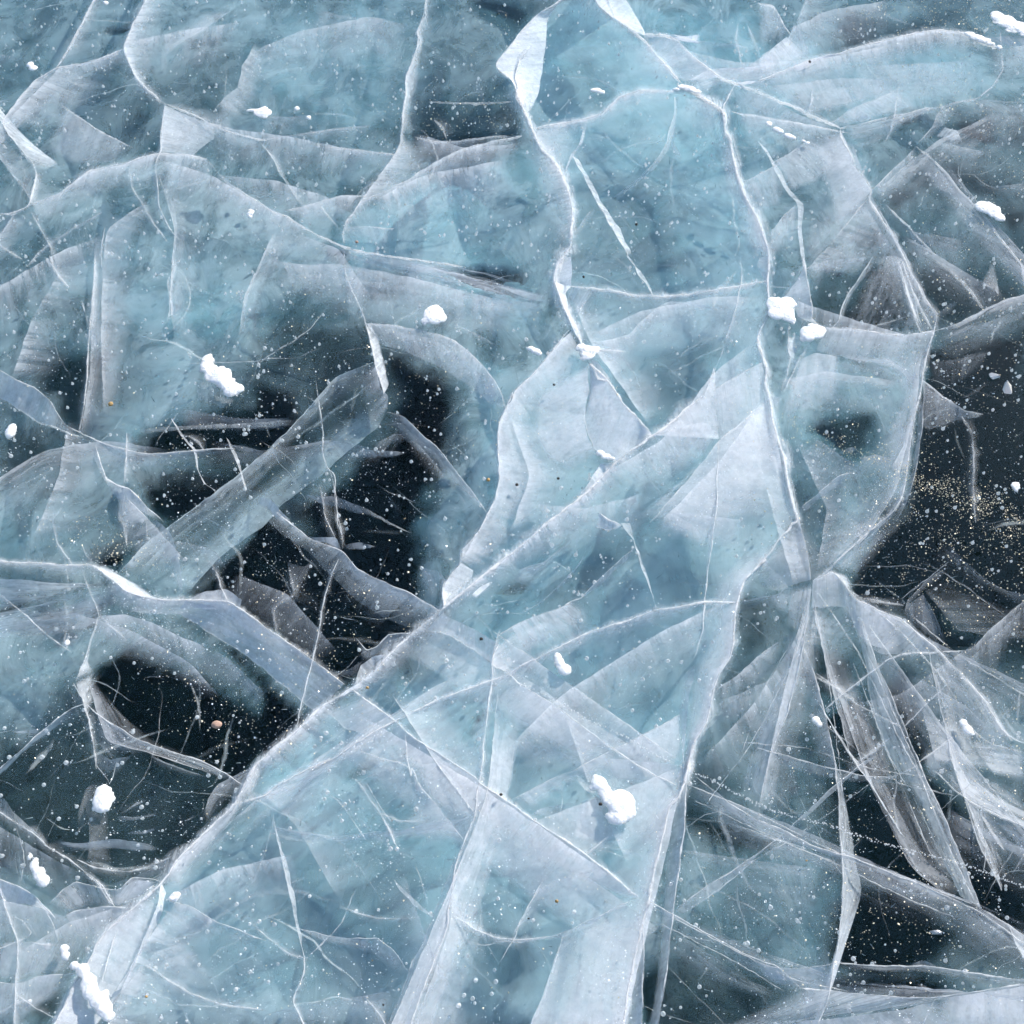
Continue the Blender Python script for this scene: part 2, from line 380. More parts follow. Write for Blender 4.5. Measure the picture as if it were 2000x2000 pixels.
def sample_grid(X, Y):
    gx = np.clip(X / 100 - .5, 0, 18.999); gy = np.clip(Y / 100 - .5, 0, 18.999)
    i, j = gy.astype(int), gx.astype(int); fy, fx = gy - i, gx - j
    fx = fx * fx * (3 - 2 * fx); fy = fy * fy * (3 - 2 * fy)
    return (G[i, j] * (1 - fx) + G[i, j + 1] * fx) * (1 - fy) + (G[i + 1, j] * (1 - fx) + G[i + 1, j + 1] * fx) * fy
def poly_sd(X, Y, P):
    """signed distance in photo pixels, negative inside"""
    P = np.array(P); n = len(P); d = np.full(X.shape, 1e9); ins = np.zeros(X.shape, bool)
    for i in range(n):
        a, b = P[i], P[(i + 1) % n]; e = b - a
        wx, wy = X - a[0], Y - a[1]; t = np.clip((wx * e[0] + wy * e[1]) / max(1e-9, e @ e), 0, 1)
        d = np.minimum(d, np.hypot(wx - e[0] * t, wy - e[1] * t))
        c = ((a[1] > Y) != (b[1] > Y)); ins ^= c & (X < (b[0] - a[0]) * (Y - a[1]) / (b[1] - a[1] + 1e-12) + a[0])
    return np.where(ins, -d, d)
# (outline, level inside, softness in photo pixels)
PATCH = [
 ('00 1150,880 1175,1080 980,1150 1060,1020', 1.2, 10),
 ('00 1130,600 1250,450 1500,320 1700,420 1710,650 1560,790 1430,800 1150,700', 3.6, 30),
 ('00 760,190 940,150 930,210 780,215', 1.5, 8),
 ('10 1150,930 1380,945 1500,880 1880,880 1905,975 1680,990 1420,1025 1160,990', .2, 14),
 ('10 1200,760 1880,740 1880,880 1500,880 1380,940 1150,920', 2.0, 26),
 ('10 860,880 1050,830 1050,960 930,940', 2.4, 24),
 ('10 1570,0 1932,0 1932,160 1740,130', .8, 20),
 ('10 1150,1100 1310,1170 1700,1030 1300,1040', 2.6, 16),
 ('10 600,1330 900,1250 860,1340 700,1420 560,1430', 2.4, 20),
 ('20 180,820 330,420 560,330 700,640 620,800', 3.9, 40),
 ('20 560,1330 1130,1280 1240,1600 1150,1932 480,1932', 3.4, 60),
 ('30 700,120 1130,100 1290,215 930,290 620,380 560,300', 1.2, 40),
 ('30 1380,870 1690,890 1690,1000 1480,1000', .3, 16),
 ('30 1250,1060 1560,1180 1700,1400 1500,1330', 1.6, 24),
 ('30 980,1420 1130,1260 1240,1300 1000,1500', 1.6, 22),
 ('30 1800,1500 1932,1500 1932,1932 1850,1700', 1.0, 30),
 ('31 640,330 830,40 1000,60 1080,400 900,540 650,500', .8, 24),
 ('31 420,180 620,60 700,150 600,380 520,510 420,450', 2.0, 30),
 ('31 400,1280 500,1170 640,1120 830,1150 850,1250 790,1400 700,1440 600,1430 480,1340', 1.0, 20),
 ('31 1240,700 1932,560 1932,1932 1050,1932 1110,1700 1130,1300', .05, 26),
 ('31 1300,60 1700,60 1932,250 1640,380 1320,430 1180,200', 1.2, 30),
 ('32 1000,0 1932,0 1932,560 1760,520 1400,330 1080,700 830,650 680,600 660,500', .05, 26),
 ('32 1080,720 1200,580 1450,850 1600,900 1550,1000 1330,1000 1150,850', .1, 20),
 ('32 390,950 560,960 730,1000 720,1250 600,1300 450,1300 400,1120', 1.2, 26),
 ('32 490,1450 620,1330 770,1280 830,1400 880,1600 960,1850 820,1932 760,1932 600,1640', .1, 20),
 ('32 920,1250 1100,1150 1180,1400 1240,1600 1270,1720 1180,1800 1080,1560', .5, 26),
 ('33 600,180 800,170 1000,170 1130,300 1300,640 1420,880 1480,1000 1300,950 1000,840 720,730 680,600', .1, 22),
 ('33 1200,60 1500,330 1620,600 1932,900 1932,1270 1620,1080 1480,750 1320,380', .05, 24),
 ('33 760,950 1000,980 1300,1120 1500,1250 1300,1480 900,1500 560,1460 610,1260', .4, 36),
 ('33 560,1560 900,1550 1200,1560 1500,1620 1790,1670 1500,1710 1280,1735 800,1715 520,1690', .1, 12),
 ('23 1270,180 1500,350 1700,470 1700,600 1450,620 1250,470', 2.0, 30),
 ('23 960,1560 1100,1500 1090,1932 940,1932', .8, 14),
 ('23 1130,1500 1932,1580 1932,1932 1080,1932', 1.6, 60),
 ('22 1640,590 1932,560 1932,940 1700,1080 1500,1290 1480,1200 1600,1050 1620,700', 2.6, 22),
 ('22 1310,1760 1500,1720 1560,1932 1290,1932', 2.0, 22),
 ('22 430,1340 640,1180 700,1250 640,1640 480,1540', 3.0, 45),
 ('22 250,500 600,230 800,250 560,560 250,640', 3.4, 40),
 ('01 640,570 500,640 320,760 290,860 400,1010 480,1150 580,1190 640,900 650,700', 1.2, 26),
 ('01 1000,1420 1150,1230 1400,1150 1932,1080 1932,1400 1500,1390', .2, 34),
 ('01 1000,1600 1300,1560 1560,1660 1500,1800 1250,1932 1150,1880 1050,1750', .1, 16),
 ('01 60,1200 250,1220 320,1400 240,1480 0,1560 0,1400', 1.6, 26),
 ('11 0,560 130,330 420,330 560,480 800,560 850,760 560,860 300,860 0,850', 1.7, 60),
 ('11 0,880 300,950 380,1150 200,1290 0,1450', .4, 30),
 ('11 920,660 1050,700 1250,800 1330,880 1420,1040 1390,1230 1270,1450 1180,1700 1060,1932 600,1932 200,1830 650,1550 950,1240 950,1080 1020,990', .3, 46),
 ('12 0,30 250,90 520,350 640,560 900,760 1000,860 750,1060 640,1230 420,1060 200,880 0,700', .05, 26),
 ('12 540,0 1190,0 1230,300 1200,520 1100,560 800,440 650,290', .1, 34),
 ('12 0,1170 200,1300 420,1480 290,1600 0,1800', .3, 22),
 ('02 860,440 660,370 680,300 910,240', .2, 10),
 ('02 1932,90 1640,320 1350,570 1400,630 1640,640 1932,830', .05, 16),
 ('02 720,1120 900,1040 1100,1060 1350,1180 1600,1250 1800,1350 1900,1500 1850,1750 1700,1880 1400,1750 1100,1680 850,1560 700,1380 650,1290', .05, 24),
 ('02 1540,890 1700,960 1932,1150 1932,1320 1750,1120', .6, 10),
 ('02 0,1700 300,1580 600,1540 690,1700 690,1932 0,1932', 1.8, 34),
 ('03 0,150 500,0 1500,0 1740,210 1560,470 1230,830 850,900 640,850 330,600 100,440', 1.5, 36),
 ('03 380,1060 520,920 830,950 880,1080 560,1110', 2.6, 24),
 ('03 200,1800 420,1700 440,1850 330,1900', 1.6, 20),
 ('13 650,110 880,0 700,150', 2.6, 12),
 ('13 880,960 1040,880 1180,740 1140,900 1040,1020 960,1060', 3.6, 14),
 ('13 1680,1360 1932,1300 1932,1700 1600,1640', 3.4, 30),
 ('21 760,900 1050,640 1400,640 1440,820 1280,1060 1010,1270 780,980', 3.6, 50), ('21 480,580 860,560 1000,420 520,260', 4.0, 40), ('21 120,1100 480,1100 520,1400 300,1480', 4.4, 50),
 ('13 150,650 700,640 1100,600 1300,650 1280,1000 1080,1560 950,1932 300,1932 100,1100', 4.0, 60), ('22 900,880 1300,760 1340,1000 1150,1500 750,1300', 4.4, 60), ('23 100,450 420,650 640,640 600,560 450,580 300,380', 4.0, 30), ('22 900,330 1380,420 1380,640 1040,690 960,420', 4.4, 40), ('12 1450,760 1800,480 1932,420 1932,780 1700,880', 4.2, 40),
 ('11 820,10 1100,60 1300,115 1500,185 1700,235 1932,330 1932,270 1700,175 1450,90 1200,70', .3, 7),
 ('11 1420,95 1700,150 1932,200 1932,165 1650,110', .6, 5), ('10 490,1718 640,1768 638,1812 545,1768', .3, 5),
 ('02 0,685 400,590 820,505 835,522 450,622 0,722', .8, 7), ('02 60,800 350,715 720,655 920,640 700,720 400,800 100,860', 1.0, 10), ('02 450,860 620,780 720,760 690,820 560,870', 1.0, 8),
 ('02 1280,730 1380,740 1500,840 1400,830', .8, 7), ('22 130,330 350,190 420,105 385,215 210,345', 1.6, 8), ('22 -100,520 120,440 260,360 100,500', 2.0, 10), ('12 1500,1640 1600,1440 1650,1430 1570,1620', 1.8, 8),
 ('31 560,660 800,740 1000,900 1040,1000 900,930 780,840', 2.2, 9), ('23 1260,300 1500,400 1700,480 1932,560 1900,600 1600,540 1350,470', 1.0, 10),
 ('13 1010,590 1140,560 1300,540 1290,560 1140,600', .8, 6), ('13 1220,1640 1320,1500 1330,1520 1260,1660', 1.4, 6), ('30 1000,870 1180,850 1200,880 1050,910', 1.2, 7),
 ('11 1650,800 1800,900 1860,1000 1770,1180 1740,1500 1640,1932 1230,1932 1320,1650 1400,1350 1480,1060', 6.6, 50), ('12 1230,0 1680,0 1500,260 1480,360 1380,500 1340,680 1240,620 1210,400 1260,200', 6.0, 36),
]
SLAB = '20 350,0 170,110 0,310 -130,470 40,690 150,940 290,1150 420,1430 430,1790 345,1890 21 350,310 500,620 200,800 0,1050 11 1770,1200 1760,1450 1770,1600 1650,1932 12 1485,340 1360,680 880,1130 490,1400 30,1810 03 1760,210 1430,600 1170,910 800,1230 540,1640 400,1932 23 810,1932 880,1500 980,1080 1080,640 1140,360 1250,190 1290,0 22 1410,1530 1500,1180 1610,850 1690,490 1932,230 32 265,0 31 220,1650 100,1080 21 1840,930 1785,600 1865,310 20 1865,1820 1650,1310 1545,950 1520,790 1230,600 970,300 740,130 610,0'
BODY = [('10 640,1450 1100,1320 1932,1000 20 150,940 430,1500 345,1890 21 350,310 11 1932,560 1300,330 1000,150 640,50', .95, 40), ('01 700,100 1932,0 1932,500 1500,620 1400,1000 1000,1300 860,1100 1000,600', .85, 90), ('10 100,300 1000,150 1070,600 1050,850 300,950 0,700', .8, 70),
 ('20 610,0 1700,0 1932,330 30 620,380 1290,215 1650,380 1690,640 1200,790 600,930 830,1380 330,100 0,1932 20 1865,1820 1650,1310 1520,790 1230,600 970,300', .85, 30), ('31 100,100 400,100 400,500 1290,540 1180,1000 1110,1330 1040,1770 600,1932 280,1850 140,1260', .7, 50), ('11 1650,850 1800,950 1760,1300 1700,1700 1500,1932 1400,1900 1600,1400', .95, 60), ('02 0,0 400,0 500,350 0,330', .8, 60), ('02 0,950 600,950 600,1200 500,1450 0,1600', .75, 60), ('33 0,650 560,700 590,1000 540,1480 0,1480', .7, 60), ('23 980,1100 1932,1500 1932,1100 1500,700 1200,700', .62, 60)]
def body_factor(X, Y, wob):
    f = np.full(X.shape, .42); tx = np.full(X.shape, .72)
    for p, lv, so in BODY + [(SLAB, 1.0, 14)]:
        k = 1 - sstep(-so, so, poly_sd(X, Y, px(p)) + wob * so * .8); f = f * (1 - k) + lv * k
        if p is SLAB:
            tx = tx * (1 - k) + .3 * k; d = -poly_sd(X, Y, px(p)) + wob * 40      # milkier slab rims, with an edge glow put into the film
            rim = k * (.05 + .30 * np.exp(-np.clip(d, 0, 999) / 75.0))
    return f, tx, rim
def cloud_level(X, Y, wob):
    g = sample_grid(X + wob * 26, Y + wob[::-1] * 26)
    for s, lv, so in PATCH:
        P = px(s); xs = [p[0] for p in P]; ys = [p[1] for p in P]; mg = so * 3 + 30
        w_ = (X > min(xs) - mg) & (X < max(xs) + mg) & (Y > min(ys) - mg) & (Y < max(ys) + mg)
        if not w_.any(): continue
        if lv < .4: so = so * .65
        sd_ = poly_sd(X[w_], Y[w_], P) + wob[w_] * (so * .9 + 10)
        k = 1 - sstep(-so * .6, so * .7, sd_); g[w_] = g[w_] * (1 - k) + lv * k
    return g
def cloud_layer(name, depth, x0, x1, y0, y1, step, gain, bias, relief, seed, mat, fine=0):
    nx, ny = int((x1 - x0) / step), int((y1 - y0) / step)
    xs, ys = np.linspace(x0, x1, nx), np.linspace(y0, y1, ny); X, Y = np.meshgrid(xs, ys, indexing='ij')
    PX, PY = project(X, Y, -depth)
    wob = np.array([mn.fractal(Vector((a * 8, b * 8, seed)), 1, 2, 6) for a, b in zip(X.ravel(), Y.ravel())]).reshape(X.shape)
    lv = cloud_level(PX, PY, wob)
    # outside the picture the ice goes on in the same manner
    big = np.array([mn.fractal(Vector((a * 1.6, b * 1.6, seed + 4)), 1, 2, 3) for a, b in zip(X.ravel(), Y.ravel())]).reshape(X.shape)
    out = sstep(60, 500, np.maximum(np.maximum(-PX, PX - 2000), np.maximum(-PY, PY - 2000)))
    lv = lv * (1 - out) + np.clip(4 + 6 * big, 0, 6.5) * out
    bf, tx, rim = body_factor(PX, PY, wob); bf = bf * (1 - out) + .7 * out
    film = np.clip(lv * gain * bf * (1 + .12 * (bf > .97)) + bias, 0, 1) if mat is M_CLOUD else np.clip(lv * gain + bias + rim * (1 - out), 0, 1) * (.70 + .15 * tx)
    if fine: film *= 1 + fine * np.array([mn.fractal(Vector((a * 9 + b * 4, b * 26 - a * 10, seed)), 1, 2, 4) for a, b in zip(X.ravel(), Y.ravel())]).reshape(X.shape)
    Z = -depth + relief * big - (1 - film) * .02
    me = grid_mesh(name, np.c_[X.ravel(), Y.ravel(), Z.ravel()], nx, ny, np.clip(film, 0, 1).ravel(), tx.ravel())
    o = link(name, me, mat, lake_ice); o['kind'] = 'stuff'; return o
cloud_layer('milky_ice', .30, -2.7, 2.7, -.6, 3.9, .0095, .160, -.03, .05, 3.3, M_CLOUD)
cloud_layer('milky_ice', .14, -2.6, 2.6, -.6, 3.8, .0150, .100, -.12, .02, 8.8, M_HAZE, .35)

# ------------------------------------------------------------------ fractures
fracture('great diagonal crack from the lower left corner up to the centre of the ice',
 Ln('21 1400,1010 1280,1090 1180,1190 1100,1255 1020,1300 880,1400 740,1510 600,1660 480,1770 260,1932 12 1932,240 1760,370 1600,500 1450,620 1330,720 1220,810 1100,910 960,1040 880,1130 700,1290 600,1340 490,1400 400,1480 280,1600 130,1720 30,1810 03 1850,60 1760,210 1700,340 1560,470 1430,600 1300,720 1220,840 1170,910 1060,1010 930,1120 800,1230 700,1360 640,1490 540,1640 470,1800 400,1932', 5.6, 1.0),
 V('21 1020,1300 880,1400 740,1510 600,1660 480,1770 260,1932 12 1932,240 1760,370 1600,500 1450,620 1330,720', '21 1150,1400 960,1560 760,1720 640,1850 560,1932 22 400,250 180,350 0,440 12 1932,400 1700,600 1450,760', .8, .1, st=.6),
 V('12 1330,720 1220,810 1100,910 960,1040 880,1130 700,1290 600,1340', '12 1450,760 1400,900 1250,960 1100,1100 960,1220 800,1330 700,1400', .7, .15, st=.5),
 V('12 600,1340 490,1400 400,1480 280,1600 130,1720 30,1810 03 1850,60 1760,210', '12 760,1400 640,1500 520,1600 420,1720 330,1850 03 1932,150 1850,260 1800,330', .8, .12, st=.4),
 V('03 1900,0 1760,210 1700,340 1560,470 1430,600 1300,720 1220,840 1170,910', '03 1932,140 1780,330 1660,500 1500,680 1380,830 1290,960 1200,1000', .85, .35, st=.5, al=1),
 V('03 1170,910 1060,1010 930,1120 800,1230 700,1360 640,1490 540,1640 470,1800 400,1932', '03 1190,960 1160,1120 1090,1280 1000,1450 920,1620 830,1770 700,1932', .65, .6, st=.25, eb=4),
 V('12 700,1290 760,1110 850,1050 960,1030', '12 720,1280 790,1230 880,1130 960,1045', .75, .6, d1=.05))
fracture('curled white fin at the upper end of the left edge of the bright central slab',
 V('20 350,0 170,110 0,310 -130,470 10,590 40,690 90,810', '20 360,0 260,120 245,280 232,430 205,600 165,740 120,835', .85, .62, d1=.07, st=.2, e=3, eb=2, ef=(0, .05)),
 Ln('20 140,330 60,420 20,560 40,610 35,690 90,810', 3, .9))
fracture('bent white crack from the white fin down to the knot of frost',
 Ln('20 40,610 35,690 90,810 150,940 200,1060 290,1150 380,1300 420,1430 440,1580 430,1700 430,1790 345,1890 21 340,40 300,170 350,310 400,420 470,540 505,640', 6, .95),
 V('20 200,1060 290,1150 380,1300 420,1430 440,1580 430,1700 430,1790', '20 60,1040 100,1220 170,1380 210,1500 270,1650 310,1760 345,1890', .6, .15, st=.45),
 V('21 430,0 437,130 430,215', '21 345,30 300,170 340,210', .85, .85, d1=.04, ef=(0, 0), st=.2),
 V('21 310,190 350,310 390,410 430,510 500,620', '21 430,215 390,270 410,400 470,500 510,640', .85, .8, d1=.04, ef=(0, 0), st=.2, eb=2))
fracture('broad pale lobe whose rounded left rim borders black ice, beside the centre of the picture',
 Ln('21 410,540 350,620 200,800 140,870 20,980 0,1050 11 1870,980 1820,1090 1770,1200 1755,1290 1760,1450 1770,1600 1740,1760 1650,1932 12 1580,190 1500,270 1485,340 1490,370 1400,470 1350,540 1360,680', 3.5, .8),
 V('21 430,540 350,620 200,800 140,870 20,980 0,1050 11 1820,1090 1770,1200 1755,1290 1760,1450 1770,1600 1740,1760 1650,1932 12 1580,190 1490,350', '21 560,760 540,850 400,980 250,1060 130,1130 110,1250 150,1380 220,1480 300,1560 250,1640 160,1800 22 -20,80 12 1880,170 1700,330', .70, .26, st=.12, ef=(.02, .04)),
 V('21 560,760 545,880 560,980 530,1120 530,1220 560,1340 620,1440', '21 250,950 180,1060 150,1200 170,1330 240,1440 330,1500 420,1560', .5, .35, st=.2),
 V('12 1490,370 1400,470 1350,560 1360,680', '12 1570,420 1560,480 1480,570 1400,660', .75, .65, d1=.05, ef=(0, 0), st=.3),
 V('12 1580,190 1500,270 1490,360', '12 1740,300 1640,350 1570,400', .5, .3, d1=.05),
 V('12 1180,400 1330,430 1370,490 1350,540', '12 1200,620 1260,640 1300,600 1340,560', .4, .15, d1=.07))
fracture('bright white triangle of fractured ice between the frost knot and the great diagonal crack',
 V('21 560,770 620,830 690,900 740,960 800,1060 900,1160 980,1250 1020,1300', '21 570,1000 525,1180 545,1290 600,1400 680,1460 740,1500 850,1420 1000,1310', .8, .8, d1=.06, ef=(0, 0), st=.15, e=4, eb=3),
 Ln('21 540,740 600,830 620,880 700,910 740,950', 4, .95),
 V('21 560,740 620,760 700,880', '21 600,830 640,880 720,920', .6, .7, d1=.03, ef=(0, 0)),
 V('21 740,1500 640,1510 560,1640 500,1720', '21 760,1500 700,1560 620,1650 520,1740', .8, .7, d1=.03, ef=(0, 0)))
fracture('pale sheet spreading right from the frost knot with a soft upper edge',
 V('21 505,640 680,610 850,570 940,470 1060,370 1130,325 1350,350 1600,410', '21 620,760 760,850 830,780 930,640 1000,560 1150,480 1350,450 1600,440', .5, .05, st=.3),
 V('21 470,680 640,670 800,690', '21 600,760 680,880 760,900', .5, .1),
 Ln('21 540,740 640,680 820,690', 3, .6))
fracture('ragged level crack crossing the bright slab between its two long edges, blue ice above',
 Ln('21 430,215 600,235 730,250 880,285 1010,285 1110,295 1290,275 1450,245 1650,215 1850,180', 3, .8),
 V('21 430,215 600,235 730,250 880,285 1010,285 1110,295 1290,275 1450,245 1650,215 1850,185', '21 420,330 560,350 700,330 880,330 1040,350 1110,330 1300,330 1500,380 1640,400 1850,420', .55, .12, st=.4),
 V('21 430,215 500,240 580,255', '21 400,270 430,400 460,470', .5, .4, d1=.05),
 Ln('21 580,260 500,380 455,465', 2.5, .6), Ln('21 1650,0 1665,120 1660,220 1620,400 1540,640', 3, .5))
fracture('long jagged crack down the whole right edge of the bright slab',
 Ln('20 1230,610 1380,700 1520,790 1540,830 1545,950 1590,1020 1600,1130 1650,1310 1680,1400 1770,1560 1830,1720 1865,1820 1865,1932 21 1860,200 1865,310 1860,430 1800,540 1785,600 1810,700 1850,820 1840,930 1870,1040 1890,1180 1932,1340 31 190,1450 220,1650 270,1850 295,1932 32 255,70 220,130 150,200 100,280 0,390 22 1850,340 1780,400 1690,490 1650,600 1625,690 1610,850 1605,960 1580,1060 1500,1180 1470,1290 1440,1420 1410,1530 1330,1660 1300,1760 1270,1880 23 1290,0 1270,110 1250,190 1220,270 1140,360 1105,510 1080,640 1040,800 1010,950 980,1080 950,1200 910,1370 880,1500 850,1650 825,1800 810,1932', 5.6, 1.0),
 V('20 1545,950 1590,1020 1600,1130 1650,1310 1680,1400 1770,1560 1830,1720 1865,1820 1865,1932', '20 1510,960 1515,1050 1510,1150 1550,1350 1600,1480 1650,1650 1700,1780 1760,1850 1780,1920', .6, .2, st=.5, al=1),
 V('21 1865,0 1860,200 1865,300', '21 1800,10 1775,70 1840,200', .75, .6, d1=.04, ef=(0, 0)),
 V('22 1932,230 1780,400 1690,490 1650,600 1625,690 1610,850 1605,960 1580,1060 1500,1180 1470,1290 1440,1420 1410,1530 1330,1660 1300,1760 1265,1932', '22 1750,210 1640,320 1560,420 1470,560 1430,650 1440,800 1400,950 1330,1080 1320,1200 1290,1320 1270,1500 1260,1650 1250,1760 1245,1932', .62, .3, st=.25, al=1),
 V('23 1250,190 1220,270 1140,360 1105,510 1080,640 1040,800 1010,950 980,1080', '23 980,260 960,400 940,540 920,700 880,850 870,960 900,1000 940,1040', .62, .2, st=.2),
 V('23 980,1080 950,1200 910,1370 880,1500 850,1650 825,1800 810,1932', '23 600,1170 370,1280 335,1450 270,1600 220,1740 170,1860 140,1932', .40, .30, st=.2, al=1, eb=2, ef=(.12, 0)))
fracture('large bright facet right of centre with a sharp peak at its top',
 V('21 1650,1210 1505,1340 1390,1490 1220,1690 1060,1870 1000,1932', '31 60,1000 100,1080 190,1450 240,1700 290,1932 32 230,130', .40, .55, d1=.03, st=.12, e=2.5, ef=(.06, .35)),
 V('21 1815,770 1700,830 1580,900 1470,970', '21 1870,1040 1780,1120 1650,1220 1510,1330', .5, .4, ef=(0, 0), e=2, eb=2.5),
 V('21 1470,800 1400,1000 1250,1120 1020,1300', '21 1465,820 1480,1050 1500,1250 1505,1330', .62, .6, ef=(0, 0), eb=2.5, st=.2),
 V('21 1540,640 1500,760 1450,860 1400,940', '21 1540,660 1480,800 1465,850 1400,1000', .5, .5, d1=.03),
 V('21 1020,1300 1200,1240 1400,1200 1500,1300', '21 900,1440 1100,1560 1250,1580 1390,1480', .45, .2, st=.3),
 V('22 1060,20 1200,0 1450,30 1700,60', '22 1000,120 1250,190 1450,260 1650,310', .45, .2, st=.15),
 V('31 60,1000 110,1200 150,1400 190,1600', '21 1830,1080 1760,1250 1700,1450 1650,1600', .6, .1, st=.2))
fracture('thin ray running down through the bright facet beside the right hand crack',
 V('21 1505,1330 1490,1500 1485,1800 22 1480,0 1450,230 1420,450 1400,650 1385,870 1320,1070', '21 1495,1330 1440,1500 1420,1800 22 1400,0 1415,230 1405,450 1392,640 1368,870 1308,1050', .55, .3, d1=.05, e=2.5, al=1),
 V('22 1320,1070 1325,1200 1290,1300 1270,1500 1250,1700 1250,1930', '22 1310,1080 1240,1220 1220,1330 1200,1450 1225,1700 1245,1900', .6, .35, d1=.05, st=.3))
fracture('slanting splinter crack dropping through blue ice from a small curl of white frost',
 V('22 630,0 700,60 800,90', '22 610,110 700,135 790,95', .7, .6, d1=.03, ef=(0, 0), eb=3, e=3),
 V('22 790,80 880,200 940,400 1000,560 1045,690', '22 850,80 890,220 960,400 1020,580 1050,700', .5, .35, d1=.05, ef=(0, 0)),
 V('22 900,250 750,380 640,480 500,620 440,650', '22 880,310 760,430 660,510 540,610 460,660', .55, .4, d1=.05, e=2))
fracture('pale pleated sheet descending left below the slanting splinter crack',
 V('22 470,630 330,700 150,760 0,830 12 1750,900', '22 600,700 450,900 300,960 100,1040 12 1850,1000', .6, .25, st=.5, e=2.5),
 V('22 560,260 450,420 300,570 200,660 0,760', '22 540,300 470,420 330,570 240,640 60,760', .35, .25, d1=.04),
 V('22 0,440 250,350 420,200 480,100', '22 0,560 160,520 330,340 430,230', .4, .1, st=.7, al=1))
fracture('long wavy crack sweeping from the lower left slab edge rightward across the whole slab',
 Ln('03 1700,340 1932,270 13 150,200 380,80 560,0 12 380,1880 560,1790 700,1690 850,1600 1000,1520 1300,1370 1600,1260 1830,1180 22 0,1150 300,1000 540,880 700,830 870,780 1040,710 1200,690 1400,650 1620,655', 3.5, .85),
 V('12 1000,1520 1300,1370 1600,1260 1830,1180 22 0,1150 300,1000 540,880 700,830 870,780 1040,710 1200,690 1400,650', '12 1060,1600 1300,1480 1600,1380 1800,1290 22 30,1240 300,1110 560,980 750,930 900,880 1060,820 1200,800 1400,760', .55, .08, st=.5),
 V('13 0,290 150,200 380,80 560,0 12 560,1790 700,1690 850,1600 1000,1520', '13 0,440 200,360 400,220 560,110 700,0 12 650,1850 820,1740 1000,1600', .65, .12, st=.75, al=1),
 V('22 1640,655 1780,620 1932,600 32 200,560 390,510', '22 1640,740 1800,680 1932,660 32 200,640 380,600', .55, .15, st=.7, al=1))
fracture('straight fracture slanting down right across the lower slab and beyond its right edge',
 Ln('12 700,1290 850,1400 1000,1510 1130,1630 1400,1800 1600,1932 13 1630,190 1800,300 1932,390 23 130,440 450,640 700,830 900,1000 940,1040', 4, .8),
 V('12 1000,1510 1130,1630 1400,1800 1600,1932 13 1630,190 1800,300 1932,390 23 130,440 450,640 700,830 940,1040', '12 960,1600 1060,1760 1250,1900 13 1300,150 1500,330 1700,480 1900,600 23 100,640 350,800 600,930 870,1050', .52, .36, st=.25, ef=(.03, .06), soft=.2),
 V('12 760,1340 850,1400 1000,1510', '12 500,1440 640,1560 800,1620', .55, .4, eb=1.5),
 V('23 990,1040 1140,1120 1250,1180 1500,1320 1700,1430 1932,1520 33 300,1660', '23 970,1130 1100,1190 1250,1250 1500,1430 1700,1560 1932,1680 33 200,1700', .6, .25, st=.8, al=1, e=2.5),
 V('23 1140,1240 1400,1400 1700,1600 1932,1720', '23 1150,1420 1400,1640 1700,1720 1900,1760', .3, .1, st=.9, al=1, d0=.05, d1=.15))
fracture('second slanting fracture, parallel above the straight one, ending at the white snow lump',
 V('12 1350,740 1560,840 1640,880 1760,960', '12 1240,850 1420,910 1600,1020 1830,1170', .55, .5, d1=.07, eb=2.5, ef=(0, 0)),
 Ln('12 1830,1170 22 60,1250 300,1400 520,1560 740,1720 900,1830 1080,1932 23 1100,150 1190,200', 2.5, .7),
 V('22 0,1220 60,1250 300,1400 520,1560 740,1720', '22 -160,1330 0,1500 200,1640 400,1740 560,1800', .50, .34, st=.25, soft=.2),
 V('22 0,1600 200,1700 450,1780 740,1720', '22 -100,1680 150,1830 400,1880 600,1840', .35, .1, st=.4))
fracture('upright crack falling from the crossing in the lower slab, forking at the bottom',
 Ln('12 1770,850 1740,950 1710,1100 1720,1200 1680,1450 1650,1700 1630,1932 13 1610,200 1590,420 1510,600 1440,800 1420,1000 1390,1100 1400,1200 1340,1350 1260,1560 1180,1760 1120,1932', 3.5, .75),
 V('13 1560,500 1480,800 1420,1000 1400,1200 1340,1350 1260,1560 1180,1760 1120,1932', '13 1460,720 1380,900 1320,1050 1290,1160 1200,1360 1130,1480 1040,1750 960,1932', .40, .34, d1=.05, st=.35, al=1, eb=3, ef=(.05, 0)),
 V('13 1440,900 1420,1100 1400,1250 1330,1450 1260,1650 1180,1850 1150,1932', '13 1760,1100 1740,1250 1680,1400 1620,1580 1560,1750 1510,1932', .34, .18, d1=.08, st=.4, al=1, ef=(.1, 0)),
 V('12 1690,1350 1660,1600 1640,1800 1630,1932', '12 1540,1560 1500,1700 1500,1850 1560,1932', .35, .1, st=.4),
 V('12 1760,960 1735,1000 1715,1110 1830,1160', '12 1932,840 22 200,770 250,900 0,1130', .5, .2, st=.3, e=2))
fracture('pale triangle fanning down from the crossing, inside the lower slab',
 V('12 1010,1530 1130,1630 1400,1800 13 1380,0', '12 900,1640 1050,1720 1080,1830 13 1120,70', .5, .35, st=.3),
 Ln('12 1080,1600 1100,1800 1130,1932 13 1130,60 1180,200 1300,330 1420,480 1500,590', 2.5, .6),
 Ln('12 700,1720 900,1780 1080,1830 13 1110,70', 2.5, .6),
 V('13 1130,80 1180,200 1300,330 1420,480 1500,590', '13 1160,150 1150,330 1090,450 1070,560 1120,640', .4, .2, st=.3),
 V('13 1140,60 1380,20 1620,190 1800,310', '13 1250,300 1450,420 1560,460 1700,400', .5, .35, st=.2))
